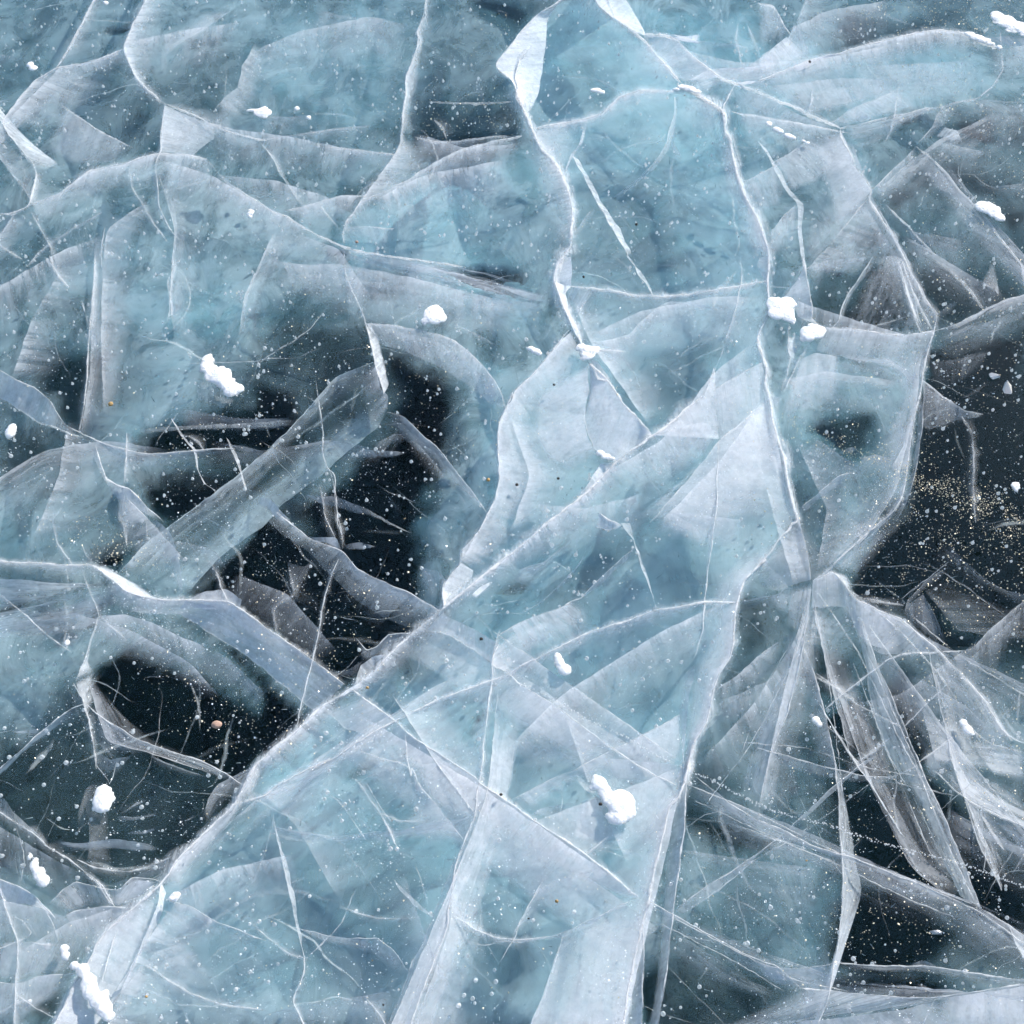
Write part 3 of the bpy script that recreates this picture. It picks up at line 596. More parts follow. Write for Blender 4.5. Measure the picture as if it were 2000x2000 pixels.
fracture('fan of streaked cracks sweeping right across the lower slab just under the wavy crack',
 V('13 0,300 150,230 380,130 600,20', '13 120,420 250,350 430,250 620,150', .6, .1, st=.85, al=1),
 V('13 0,480 300,530 600,570 900,530 1200,480 1500,440 1700,370', '13 200,590 420,620 600,610 900,580 1100,570 1300,540 1500,490', .5, .3, st=.85, al=1),
 Ln('13 720,150 780,230 860,350 960,500 1020,650', 4, .45), Ln('13 800,180 900,360 1000,490', 2, .4),
 Ln('13 520,240 640,360 760,540 800,600', 2, .4), Ln('13 890,400 1050,460 1250,460', 3, .4))
fracture('long slender crack curving down the left part of the blue lower slab',
 V('13 130,400 150,580 200,800 240,980 280,1160 310,1300 350,1440', '13 110,480 180,620 240,820 280,1000 300,1150 330,1300 355,1440', .45, .4, d1=.05, ef=(0, 0)),
 Ln('13 350,1440 355,1540 310,1660 260,1760 310,1850 345,1932', 4, .5), Ln('13 370,1450 500,1330 620,1200 720,960', 2.2, .5), Ln('13 0,1240 120,1330 230,1420 380,1465', 3, .45))
fracture('pale ribbon bending right and down through the blue lower slab to the forked crack',
 V('13 230,1220 430,1270 560,1300 780,1310 880,1310 980,1380 1060,1480 1100,1540', '13 280,1230 500,1350 680,1380 830,1420 900,1490 1000,1560 1080,1610', .42, .25, d1=.06, e=2),
 Ln('13 600,1080 750,1130 900,1170 1200,1160', 3, .45), V('13 1000,880 1100,980 1200,1080 1290,1150', '13 1010,900 1090,1010 1160,1090 1270,1160', .4, .35, d1=.04, ef=(0, 0)),
 Ln('13 1150,760 1200,900 1250,1060', 1.6, .4), V('13 0,1880 300,1800 600,1750 800,1720 1030,1690', '13 0,1932 400,1932 700,1932 900,1932 1000,1850', .25, .1), Ln('13 790,1730 870,1830 940,1932', 4, .4))
fracture('crossing low cracks at the foot of the slab left of the long right hand crack',
 V('23 0,1320 200,1310 370,1270 600,1160 870,1030', '23 0,1345 200,1330 370,1300 560,1210 800,1090', .45, .3, d1=.03, ef=(0, 0), e=2),
 V('23 230,880 130,1050 60,1180 5,1300', '23 260,900 230,1040 170,1180 150,1200', .4, .1, e=2),
 V('23 360,1280 300,1500 230,1700 130,1932', '23 400,1420 350,1600 330,1800 300,1932', .4, .1),
 Ln('13 1440,1150 1600,1250 1750,1310 1932,1320 23 200,1310', 3, .55), Ln('13 1932,1150 1880,1300 1770,1480', 2.5, .55), Ln('13 1500,1330 1650,1360 1800,1330 1932,1340', 2, .5),
 V('23 640,800 480,830 300,900 100,1000', '23 750,900 560,1000 300,1030 120,1100', .35, .1, st=.3), Ln('23 720,860 850,790', 2, .4), Ln('23 540,700 700,570', 5, .35))
fracture('tapering band hanging under the large snow lump at the upper edge of the lowest facet',
 V('22 1220,1470 1100,1540 1000,1590 870,1660 740,1720', '22 1240,1800 1150,1860 1050,1900 950,1880 850,1800', .48, .34, st=.15, e=2.5, ef=(.04, 0), soft=.3),
 V('22 740,1720 600,1790 450,1870 300,1932 23 0,300', '22 830,1800 700,1890 23 500,130 250,300 130,430', .6, .3, st=.15, e=2),
 V('23 500,320 380,330 200,370 130,420', '23 490,340 470,400 410,460 380,480', .3, .15),
 V('23 640,0 900,20 1150,40 1260,100', '23 700,160 950,200 1150,200 1240,220', .4, .3, st=.15))
fracture('narrow twin crack running straight down just right of the long jagged crack',
 V('23 1270,120 1260,300 1255,480 1230,650 1200,900 1170,1110 1150,1300 1130,1480 1100,1700 1060,1932', '23 1240,240 1140,370 1120,600 1110,800 1100,1000 1080,1200 1070,1400 1050,1600 1020,1800 980,1932', .5, .3, d1=.08, e=3, st=.25, ef=(.02, 0)),
 V('23 945,1230 960,1420 950,1600 945,1800 940,1932', '23 925,1370 900,1500 870,1650 840,1800 820,1932', .55, .4, d1=.06, e=3, st=.2, ef=(.05, 0)))
fracture('fine straight rod of cracked ice slanting up right from the twin crack',
 Ln('23 1170,1110 1320,1000 1450,910 1600,820 1790,690 33 230,520', 2.2, .55), Ln('23 1240,1130 1400,1030 1600,880 1760,740', 2, .5),
 V('23 1180,1110 1320,1000 1450,910 1600,820 1770,700', '23 1240,1130 1400,1030 1500,960 1620,860 1770,730', .25, .25, d1=.03, ef=(0, 0)),
 V('33 230,510 320,420 420,330 560,200 740,50 820,0', '33 250,515 340,430 440,350 590,210 760,60 850,0', .4, .4, d1=.02, ef=(0, 0), e=2), Ln('23 1260,510 1400,410 1550,380', 2, .35), Ln('23 960,1310 1080,1210', 2, .4))
fracture('streaked fracture running from the right edge of the slab down to the lower right corner',
 V('23 1340,140 1580,330 1760,440 1932,510 33 200,530 400,640 700,730 1000,850 1300,960 1500,1040', '23 1260,220 1400,400 1560,560 1760,690 33 0,680 300,760 700,900 1000,990 1250,1080 1450,1200', .5, .12, st=.9, al=1, e=2.5),
 V('33 1500,1040 1620,1090 1800,1200 1932,1290', '33 1300,1200 1500,1400 1750,1500 1932,1580', .5, .1, st=.6, al=1, e=3),
 V('33 0,560 200,600 450,700 600,760', '33 0,740 250,800 450,830 600,850', .35, .1, st=.9, al=1, d0=.04),
 V('33 700,850 1000,930 1250,1010', '33 760,980 1000,1100 1200,1200', .25, .0, st=.9, al=1, d0=.04, d1=.16),
 V('33 1810,1200 1870,1350 1932,1450', '33 1932,1290 1932,1350 1932,1400', .6, .6, d1=.03, ef=(0, 0)))
fracture('tall upright band crossing the streaked fracture between grey blue and black ice',
 V('33 555,0 590,300 600,600 620,900 610,1150 580,1350 540,1550 510,1750 440,1932', '33 560,0 630,280 690,650 760,960 720,1090 600,1250 560,1450 540,1600 520,1700', .42, .3, d1=.08, e=3, st=.3, ef=(0, .0)),
 V('32 320,960 400,1140 450,1320 490,1460 530,1660 555,1800 570,1932', '32 320,1100 330,1300 350,1500 400,1700 450,1850 480,1932', .4, .15, e=3, st=.4),
 V('33 480,1300 540,1550 510,1750 440,1932', '33 380,1480 330,1600 310,1750 300,1932', .3, .3, d1=.1))
fracture('streaked leaning band slanting from the pale node down to the streaked fracture in black ice',
 V('32 760,800 870,1110 950,1290 1050,1530 1130,1720 1220,1932 33 1340,400 1500,780 1620,1090', '32 680,760 750,950 800,1180 830,1400 880,1600 960,1800 33 1000,50 1130,280 1250,550 1400,850 1470,1000', .5, .38, d1=.1, st=.6, al=1, e=2.5, eb=2, ef=(.05, 0)),
 V('33 1000,60 1100,250 1250,560 1400,860', '33 900,40 1000,260 1130,540 1280,860', .18, 0, st=.9, al=1, d0=.08, d1=.14))
fracture('pale fractured node and sheet spreading right from the end of the wavy crack',
 Ln('32 400,500 540,430 600,480 650,560 720,640 830,680 880,720 1030,770 1150,870 1250,950 1330,1020 1400,1100 1530,1230 1640,1360 1760,1560 1850,1660', 3.5, .8),
 V('32 400,500 540,430 650,560 720,640 830,680 880,720 1030,770', '32 390,690 480,690 650,690 690,800 740,900 850,980 1000,1020', .7, .4, st=.3, ef=(0, .05)),
 V('32 880,720 1030,770 1150,870 1250,950 1330,1020', '32 700,800 760,930 870,1030 1050,1030 1310,1025', .5, .35, st=.4, ef=(0, 0)),
 V('32 540,430 600,480 660,560', '32 660,460 665,520 665,570', .5, .3, d1=.04),
 V('32 1330,1020 1400,1100 1530,1230 1640,1360 1760,1560 1850,1660', '32 1180,1060 1220,1240 1330,1420 1450,1500 1560,1650 1700,1800', .55, .12, st=.75, al=1),
 V('32 400,690 390,850 380,960', '32 700,790 740,900 600,960', .35, .05, st=.7),
 V('32 390,520 380,620 370,750 340,880', '32 0,620 100,680 200,760 230,860', .5, .25, st=.75, al=1))
fracture('pale leaning facet between the two cracks that meet at the node right of the slab',
 V('32 285,0 320,160 360,290 385,490', '32 240,130 130,280 50,370 220,540', .6, .5, d1=.08, ef=(0, 0), e=3, st=.3, al=1),
 V('32 50,370 120,430 180,480 225,550', '32 0,400 0,480 50,560 150,570', .45, .25, d1=.06, ef=(0, 0)),
 V('31 270,1850 290,1932 32 310,120', '31 310,1900 300,1932 32 330,150', .5, .4, d1=.04))
fracture('long drooping band below the node, leaning left over teal ice',
 V('32 350,880 310,1090 250,1350 200,1500 120,1680 60,1932 33 20,350', '32 220,860 140,1180 60,1400 0,1520 22 1740,1750 23 1700,0 1650,250', .5, .38, d1=.09, st=.5, al=1, e=2, ef=(.03, .1)),
 Ln('32 370,750 340,880 320,960', 3, .7),
 V('22 1932,940 1760,1070 1640,1180 1530,1260 1490,1290', '32 200,860 22 1932,1150 1800,1250 1650,1350 1470,1480', .5, .1, st=.5, e=2.5),
 V('22 1500,1380 1700,1300 1932,1180', '22 1480,1560 1700,1500 1932,1400', .3, .15, st=.6))
fracture('net of thin straight cracks crossing black ice right of the drooping band',
 Ln('32 490,1430 630,1310 800,1180 960,1060 1100,1020 1330,1020', 4, .45), Ln('32 410,1190 560,1270 700,1360', 5, .4), Ln('32 1060,1560 1230,1390 1400,1220', 4, .45),
 V('32 450,1390 560,1590 680,1780 790,1932 33 830,210 1060,580', '32 500,1480 600,1640 720,1800 830,1932 33 850,230 1060,570', .5, .4, d1=.03, ef=(0, .02), e=2),
 Ln('32 620,1932 740,1810 960,1640', 7, .3), V('32 0,1710 200,1770 500,1850 800,1920 33 1000,140 1180,40', '32 0,1830 200,1860 500,1932 33 700,170 900,190 1060,130', .3, .2, d1=.05, e=2), Ln('32 1180,1810 1300,1720 1420,1630', 5, .5))
fracture('arched crack over black ice at the right edge, with a broad pale wedge below it',
 V('32 1340,1010 1430,1015 1550,1000 1690,850 1800,760 1932,640', '32 1400,1080 1480,1150 1550,1240 1700,1120 1820,900 1932,800', .5, .1, st=.4, e=3),
 V('32 1370,400 1200,520 1090,640 1060,750', '32 1380,430 1220,570 1120,650 1080,720', .28, .1, d1=.02),
 V('32 1340,150 1430,290 1600,450 1760,550 1932,600', '32 1300,330 1400,420 1560,500 1750,600 1932,680', .22, .05, st=.5),
 V('32 1200,560 1320,700 1450,860 1600,880', '32 1300,440 1600,600 1800,680 1932,720', .14, .06, st=.6),
 Ln('32 720,620 900,650 1060,675', 4, .4), V('32 1060,690 1200,600 1290,740', '32 1080,780 1250,900 1400,990', .25, .15))
fracture('feathered grey white sheet with torn streaks at the right edge below the arched crack',
 V('32 1500,1230 1640,1360 1760,1560 1850,1660 1932,1680', '32 1600,1240 1750,1330 1850,1480 1932,1620', .4, .2, st=.7, al=1),
 V('32 1200,1450 1260,1700 1300,1830', '32 1560,1560 1580,1720 1700,1880', .32, .25, st=.4), V('32 1560,1640 1600,1760 1720,1900', '32 1932,1700 1932,1800 1932,1932', .36, .3, st=.5),
 V('32 1190,1810 1300,1720 1420,1640', '32 1260,1932 1400,1932 1480,1932', .4, .25, st=.4),
 V('33 1280,90 1450,250 1560,330 1700,400 1932,500', '33 1480,0 1600,130 1750,200 1932,340', .45, .35, st=.75, al=1, e=2.5),
 V('33 1400,0 1500,300 1580,560 1650,720 1770,960', '33 1480,60 1620,360 1640,560 1700,720 1775,930', .42, .3, d1=.06, ef=(0, .0), e=2),
 V('33 1600,380 1660,500 1740,620 1810,690', '33 1640,380 1700,510 1770,620 1810,690', .35, .25, d1=.03), Ln('33 1660,560 1655,700 1640,830', 2, .5), Ln('33 1932,700 1890,780 1850,840', 3, .4),
 V('33 1650,420 1800,500 1932,580', '33 1700,520 1820,640 1932,720', .35, .05, st=.8, al=1))
fracture('low white crack lying level across black ice in the lower right corner',
 V('33 540,1480 700,1500 900,1512 1250,1510 1600,1570 1932,1610', '33 600,1560 900,1550 1200,1560 1500,1620 1800,1670 1932,1680', .6, .25, d1=.05, st=.5, al=1, e=3),
 V('33 1100,1500 1200,1470 1300,1510', '33 1120,1520 1200,1530 1300,1540', .35, .2, d1=.02), V('33 1150,1640 1250,1700 1500,1700', '33 1160,1630 1300,1690 1480,1680', .3, .1, d1=.02))
fracture('wide pale sheet filling the bottom right corner, dark wedge of ice above it',
 V('33 300,1670 520,1690 800,1720 1050,1738 1280,1740 1500,1710 1932,1640', '33 200,1932 400,1880 650,1860 900,1820 1150,1800 1500,1850 1932,1880', .55, .3, st=.4, e=3, ef=(0, 0)),
 V('33 200,1920 500,1900 800,1860 1100,1820 1280,1750', '33 200,2080 500,2080 900,2060 1300,2060 1700,2000', .5, .4, st=.2),
 V('33 1280,1750 1500,1720 1932,1660', '33 1240,2040 1600,2060 1932,2080', .5, .45, st=.2), Ln('33 1290,1750 1230,1860 1190,1932', 3, .5),
 V('33 0,1480 150,1530 310,1530 550,1490', '33 0,1560 120,1640 300,1670 500,1600', .45, .3, st=.6, al=1, e=2), V('33 60,1430 200,1500 310,1530', '33 70,1440 220,1520 310,1540', .4, .3, d1=.02))
fracture('white crack band dropping from the left edge to the great diagonal crack',
 Ln('02 0,355 250,370 520,385 660,375 720,420 800,480 920,580 1050,620 1200,640 1400,640 1640,640 1740,700 1932,840 12 250,960 500,1140 640,1250', 3.5, .85),
 V('02 1050,620 1200,640 1400,640 1640,640 1740,700 1932,840 12 250,960 500,1140 640,1250', '02 950,720 1150,740 1300,730 1540,890 1700,980 1932,1150 12 100,1180 300,1340 430,1460', .62, .55, d1=.08, st=.35, al=1, eb=2, ef=(0, 0)),
 V('02 660,375 720,420 800,480 920,580 1050,620', '02 800,400 920,480 1020,540 1120,620 1200,640', .85, .6, d1=.03, st=.2),
 V('02 800,480 920,580 1050,620 1250,640', '02 720,560 880,720 1000,760 1200,760', .7, .2, st=.3),
 V('02 0,355 250,370 520,385 660,375', '02 0,400 200,410 450,440 700,470', .7, .2, d1=.05, st=.5, al=1),
 V('02 0,480 250,500 500,520 700,520 850,510', '02 0,720 150,680 300,640 600,560 830,520', .55, .4, d1=.1, st=.8, al=1),
 V('02 0,730 200,690 450,630 700,560 860,530', '02 0,900 200,880 450,830 700,790 950,740', .55, .45, d1=.12, st=.85, al=1),
 V('02 650,760 900,740 1100,800 1300,900 1540,1000', '02 700,1000 900,1000 1100,1030 1350,1150 1650,1250', .6, .12, st=.35),
 V('02 1540,1000 1650,1050 1800,1200 1932,1330', '02 1350,1150 1600,1240 1800,1340 1900,1450', .45, .1, st=.4),
 V('02 1750,640 1640,560 1500,570 1350,640', '02 1740,700 1640,700 1500,700 1300,700', .5, .6, d1=.03, ef=(0, 0)))
fracture('forked crack in black ice near the left edge, three white arms meeting at a point',
 Ln('02 600,420 640,560 700,680 720,760', 2.5, .5), Ln('02 720,750 850,870 920,930', 3, .4), Ln('02 0,600 200,760 300,860 460,980 520,1020', 2.5, .5),
 V('02 710,760 650,950 610,1080 550,1230', '02 730,760 670,950 640,1080 700,1180', .55, .35, d1=.04, e=2.5),
 Ln('02 535,1240 600,1360 640,1500 680,1700 700,1860', 4, .6),
 V('02 550,1230 600,1360 630,1500', '02 700,1150 660,1260 680,1380', .4, .25, d1=.05),
 V('02 630,1380 480,1440 380,1530 200,1680 0,1860', '02 620,1520 450,1550 330,1620 180,1740 0,1910', .45, .35, d1=.06, st=.6, al=1, e=2),
 V('02 630,1400 750,1500 1000,1650 1250,1740 1450,1800 1650,1900 03 1770,210', '02 690,1720 750,1780 900,1770 1050,1740 1250,1780 1450,1850 03 1600,150', .55, .3, d1=.06, st=.55, al=1, e=2.5),
 V('02 690,1740 800,1800 960,1770', '02 700,1860 760,1920 830,1932', .35, .2, d1=.05), Ln('03 690,50 760,130 800,190', 2.5, .5), Ln('03 835,60 820,130 790,190', 2.5, .5), V('02 90,1600 200,1580 300,1580', '02 100,1610 200,1610 280,1610', .35, .3, d1=.02),
 V('02 1080,1750 1200,1820 1500,1920', '02 1120,1850 1300,1900 1450,1932', .3, .15, d1=.06, st=.7, al=1))
fracture('slim crack slanting across dark ice from the left edge above the snow streak, lower left',
 Ln('03 0,400 100,460 250,550 350,650 480,720 620,830 720,900 830,1080', 4, .55),
 V('03 0,260 100,400 250,530 350,610', '03 0,420 110,460 260,560 360,660', .4, .3, st=.5),
 V('03 350,600 550,620 830,590 1050,620 1160,660', '03 480,700 600,680 800,660 1000,680 1160,670', .45, .35, d1=.04, st=.7, al=1), Ln('03 560,740 700,800 900,830 1060,800 1240,720', 3.5, .5),
 V('03 690,170 670,300 650,500 640,760', '03 780,170 790,400 800,600 820,820', .10, .08, st=.3), V('03 560,430 620,230 690,180', '03 560,560 640,480 700,420', .15, .08), V('03 830,420 1000,430 1150,400', '03 880,480 1020,440 1140,410', .3, .2, d1=.03), Ln('03 550,560 600,490 680,450', 2, .4), Ln('03 880,400 1000,330 1060,310', 4, .3), V('03 920,540 1050,530 1130,510', '03 940,570 1050,560 1140,520', .25, .2, d1=.02),
 V('03 1470,400 1560,200 1760,100 1932,30', '03 1500,500 1640,330 1740,230 1800,150', .35, .1, st=.7, al=1), Ln('03 1340,460 1470,400 1480,330', 2.5, .4), Ln('03 120,500 160,650 180,760 150,890', 2, .4))
fracture('crumpled frosty sheet folding into the great diagonal crack at the lower left',
 V('03 350,1070 450,960 550,900 750,950 850,960 960,870 1100,880 1180,900', '03 480,1130 620,1080 760,1080 900,1085 960,1080 1060,1010', .4, .35, st=.5, e=2),
 V('03 480,1140 600,1100 760,1080 940,1085', '03 560,1300 700,1310 800,1240 930,1130', .6, .25, st=.25, e=4, ef=(0, 0)),
 V('03 870,960 970,890 1150,900', '03 760,1080 900,1070 1020,1020', .5, .3), Ln('03 620,840 700,900 760,1000 830,1080', 3, .5), V('03 800,920 1000,850 1230,730', '03 840,940 1100,870 1200,840', .25, .2, d1=.03))
fracture('bright folded sheet with a thick white rim in the lower left corner',
 V('03 0,880 150,940 250,1000 330,1090 400,1160', '03 0,1020 80,1060 200,1060 330,1100 400,1160', .8, .75, d1=.05, ef=(0, .0), e=3, eb=3, st=.2),
 V('03 0,1030 150,1060 330,1100 450,1150 600,1150', '03 0,1340 200,1340 400,1350 560,1340 680,1330', .5, .2, st=.3),
 V('03 0,1350 150,1330 380,1350 680,1340', '03 0,1620 120,1640 250,1580 560,1560', .3, .3, st=.4),
 V('03 0,1630 130,1640 300,1580 600,1560', '03 0,1932 150,1932 300,1800 480,1700', .55, .3, st=.4, e=2),
 Ln('03 30,1050 80,1200 130,1320 130,1500 110,1640 105,1932', 3, .5), Ln('03 80,1150 160,1180 230,1270 190,1310', 2, .4), Ln('03 330,1110 380,1200 420,1300', 2.5, .4), Ln('03 0,1380 150,1330 220,1270', 3, .4), Ln('03 200,1320 300,1360 420,1350', 3, .4), Ln('03 120,1720 260,1820 410,1890', 3, .4), Ln('03 0,1850 120,1780 200,1760', 3, .4))
fracture('white ridge with pale facets in the bottom left, just above the long snow streak',
 V('03 1170,900 1150,1050 1090,1200 1030,1350 930,1550 830,1700', '03 1200,980 1180,1120 1140,1200 1080,1320 1000,1480 900,1660', .8, .7, d1=.04, ef=(0, 0), st=.3),
 V('03 1040,1480 940,1620 880,1720 820,1800', '03 1120,1540 1040,1700 940,1800 880,1932', .55, .15, st=.9, al=1),
 V('03 560,1600 520,1700 470,1820 410,1932', '03 640,1700 600,1800 570,1932 540,1932', .6, .4, d1=.05), Ln('03 850,1240 820,1330 780,1480 740,1620', 3, .5),
 V('03 1200,1030 1400,1080 1550,1180 1932,1330', '03 1130,1330 1350,1330 1500,1280 1800,1350', .45, .1, st=.3, e=2.5), Ln('03 1040,1490 1200,1600 1400,1720 1650,1800 1932,1830', 5, .35), V('03 1060,1480 1150,1400 1330,1340', '03 1300,1650 1500,1700 1700,1700', .35, .1, st=.5))
fracture('straight pale bar slanting up from the left crack band between black pools',
 V('02 860,440 1080,210 1300,50 01 1560,1720 1932,1420 11 300,1200 560,890 750,800 860,770', '02 1010,500 1230,270 1430,120 01 1720,1800 1932,1600 11 300,1330 600,1050 780,960 890,900', .48, .12, d0=.06, d1=.11, st=.5, al=1, e=1.4, ef=(.05, .1)),
 V('02 1350,600 1600,320 1932,90 11 190,1800 480,1590 750,1350 900,1230 950,1110', '02 1100,520 1330,280 1560,130 11 60,1640 330,1400 620,1190 840,1040', .36, .30, d0=.14, d1=.10, st=.25, al=1, ef=(.06, .12), soft=.5),
 V('02 960,480 1200,230 1400,80 01 1640,1760 1932,1520', '02 1120,520 1360,290 1600,140 01 1932,1760', .3, .1, d0=.12, d1=.14, st=.9, al=1),
 V('02 1080,20 1180,90 1260,200 1300,350 1330,600', '02 1060,120 1100,240 1220,380 1270,520 1300,640', .5, .25, d1=.05, st=.4), V('02 1190,200 1400,230 1560,280 1650,420', '02 1250,280 1380,300 1500,330 1580,400', .35, .15, d1=.05),
 V('11 860,770 900,950 960,1020 945,1130', '11 700,880 720,1000 800,1150 760,1300', .4, .1, st=.3), Ln('02 1500,350 1570,430 1600,540 1650,640', 4, .5), V('02 1350,640 1450,580 1520,600', '02 1400,640 1500,640 1640,640', .25, .5, d1=.03),
 Ln('02 860,0 900,120 920,240', 8, .35), Ln('02 1060,60 1070,200', 3, .4))
fracture('branching crack beside the left end of the pale bar, coming down from hazy ice',
 Ln('01 690,0 680,200 660,400 640,650 630,900 600,1150 570,1280', 3.5, .55), V('01 585,310 650,500 740,680', '01 600,320 640,560 650,700', .5, .4, d1=.03), Ln('01 360,0 400,110 500,230', 7, .4),
 V('01 690,0 670,300 650,560', '01 720,0 715,300 730,600', .3, .15),
 V('01 745,0 740,300 735,560 745,900 750,1150', '01 1080,0 1050,300 1000,560 900,900 850,1150', .35, .05, st=.4),
 V('01 1230,0 1260,90 1210,180 1230,380 1200,500', '01 1280,0 1280,90 1260,180 1265,380 1240,480', .35, .25, d1=.03, al=1),
 V('01 0,830 120,900 270,960 370,1060 420,1150 490,1240 600,1290', '01 0,1030 100,1090 230,1170 370,1240 480,1280 600,1310', .5, .45, d1=.07, eb=3, e=2),
 V('01 600,1290 700,1340 850,1390 1000,1430 1200,1430 1500,1400 1700,1400', '01 640,1340 760,1450 900,1520 1050,1560 1250,1500 1450,1480 1700,1450', .5, .15, st=.6, al=1, e=2),
 V('01 690,1380 730,1520 770,1620 850,1660 950,1690 1080,1830 1190,1932', '01 640,1370 690,1500 760,1640 840,1760 1000,1850 1150,1932', .65, .4, d1=.05, e=3),
 V('01 850,1660 950,1690 1080,1830', '01 860,1932 950,1932 1100,1932', .35, .25, st=.3), Ln('01 920,1280 915,1500 900,1650', 4, .4),
 V('01 1000,1260 1400,1230 1932,1205 11 200,1190 320,1190', '01 1000,1290 1400,1260 1932,1250 11 150,1250 300,1230', .3, .25, d1=.05),
 V('01 1240,1180 1310,1300 1400,1400 1430,1550 1480,1650 1560,1700', '01 1250,1190 1330,1300 1420,1400 1440,1550 1490,1650 1570,1720', .5, .4, d1=.02, ef=(0, 0)), V('01 1640,1320 1700,1450 1740,1560 1780,1700', '01 1645,1320 1720,1440 1755,1560 1790,1700', .5, .4, d1=.02, ef=(0, 0)), Ln('01 1330,1300 1440,1340 1480,1420', 5, .3), Ln('02 380,60 420,230 480,320 520,380', 3, .4), Ln('02 590,240 620,310 680,380', 4, .35))
fracture('thin hairline crack curving through the black pool left of centre',
 Ln('11 430,900 470,1130 490,1320 480,1430 510,1530 570,1580 590,1932 12 640,240', 2.2, .5), Ln('11 540,1560 570,1700 580,1932', 1.8, .45), Ln('11 460,1660 490,1800 510,1932', 4, .3),
 Ln('12 600,340 540,470 490,650 450,900 410,1080 350,1300 310,1480 290,1580', 3, .55))
fracture('white crack with a feathered skirt curving across the black pools left of the centre',
 V('12 150,0 260,90 400,200 580,260 640,300 740,420 900,500 1100,580 1320,710', '12 80,60 200,170 350,260 500,420 620,540 740,640 900,760 1100,840 1200,830', .55, .15, d1=.1, st=.45, e=3, ef=(0, 0)),
 V('12 600,300 640,300 740,420 900,500 1100,580 1320,710', '12 580,420 660,480 760,560 920,640 1100,700 1260,760', .4, .2, d1=.05, st=.7, al=1),
 V('12 380,180 480,180 580,190 610,250', '12 400,210 520,240 580,270 620,280', .55, .5, d1=.02), Ln('12 590,0 620,150 630,270', 3, .6), Ln('12 490,0 540,120 590,230', 3, .4),
 V('11 0,1740 100,1760 200,1870 260,1932', '11 0,1800 90,1850 180,1932 240,1932', .5, .4, d1=.03),
 V('12 730,920 800,1000 870,980 960,890 1150,870', '12 760,1080 820,1060 880,1040 960,1030 1000,1000', .35, .3, d1=.06, e=2), V('12 540,1170 680,1140 780,1080', '12 560,1190 660,1200 720,1200', .25, .15, d1=.03))
fracture('faint grey splinters reaching right into the black pool above the feathered crack',
 V('11 640,1460 800,1400 950,1410 1100,1430', '11 700,1480 900,1460 1000,1460 1090,1435', .3, .25, d1=.03), V('11 320,1740 560,1740 800,1830 980,1932 12 1130,150', '11 440,1790 650,1850 800,1880 12 900,60 1130,155', .3, .25, d1=.03, ef=(.1, 0)),
 V('12 640,240 760,220 870,250', '12 650,280 760,280 870,255', .35, .3, d1=.02), V('11 880,1350 1000,1290 1100,1300', '11 700,1600 850,1500 950,1380', .2, .05), V('12 220,360 350,400 430,340', '12 250,560 300,600 340,500', .15, .1), Ln('12 150,880 120,700 200,640 280,600 240,400', 8, .15))
fracture('torn dark-streaked crack arcing from the pale bar down to the rim of the pale lobe',
 V('11 950,1130 1060,1150 1200,1290 1330,1400 1450,1560 1560,1690 1670,1860', '11 930,1200 1000,1260 1130,1380 1280,1500 1400,1640 1500,1740 1660,1870', .45, .25, d1=.06, st=.85, al=1, e=1.5),
 V('11 1150,1330 1280,1480 1380,1620 1400,1640', '11 1080,1330 1150,1450 1250,1600 1390,1650', .25, .05, d0=.04))
fracture('upright crack joining the pale bar to the long dark-streaked crack above it',
 Ln('10 640,1770 640,1932 11 650,130 700,260 770,400 800,500 830,630 870,800 900,900 930,1000', 2.5, .55),
 V('11 800,500 830,630 880,850 930,1000', '11 830,490 905,640 945,820 965,930', .55, .45, d1=.05, ef=(.02, 0), e=2))
fracture('arching pale sheet right of the upright crack, below the round snow pellet',
 V('11 800,490 1050,510 1200,540 1400,590 1530,680 1650,800 1760,950 1810,1090', '11 910,640 1050,680 1250,760 1400,840 1550,950 1700,1080 1810,1110', .5, .25, st=.4, e=2.5, ef=(0, 0)),
 V('11 1430,490 1600,560 1750,650', '11 1420,500 1580,600 1720,680', .3, .1, st=.9, al=1))
fracture('long crack with black streaks running from the upper left arch to the bent white crack',
 Ln('00 1500,1150 1570,1240 1640,1320 1740,1380 1932,1500 10 120,1540 220,1560 330,1640 480,1720 640,1790 800,1830 1000,1860 1300,1900 1500,1932', 2.5, .6),
 V('10 330,1640 640,1790 800,1830 1000,1860 1300,1900 11 1300,30 1500,90 1700,130 1932,200', '11 500,0 800,60 1000,120 1300,170 1500,250 1700,290 1932,330', .34, .3, d0=.01, d1=.05, st=1, al=1),
 V('11 0,0 300,60 620,60 850,100 1100,150 1400,230 1700,300 1932,360', '11 100,300 350,330 640,400 850,500 1100,500 1300,560 1600,620 1932,560', .45, .12, st=.3),
 V('00 1640,1320 1740,1380 1932,1500 10 220,1560', '00 1400,1300 1550,1450 1750,1600 10 100,1700', .4, .05, st=.4))
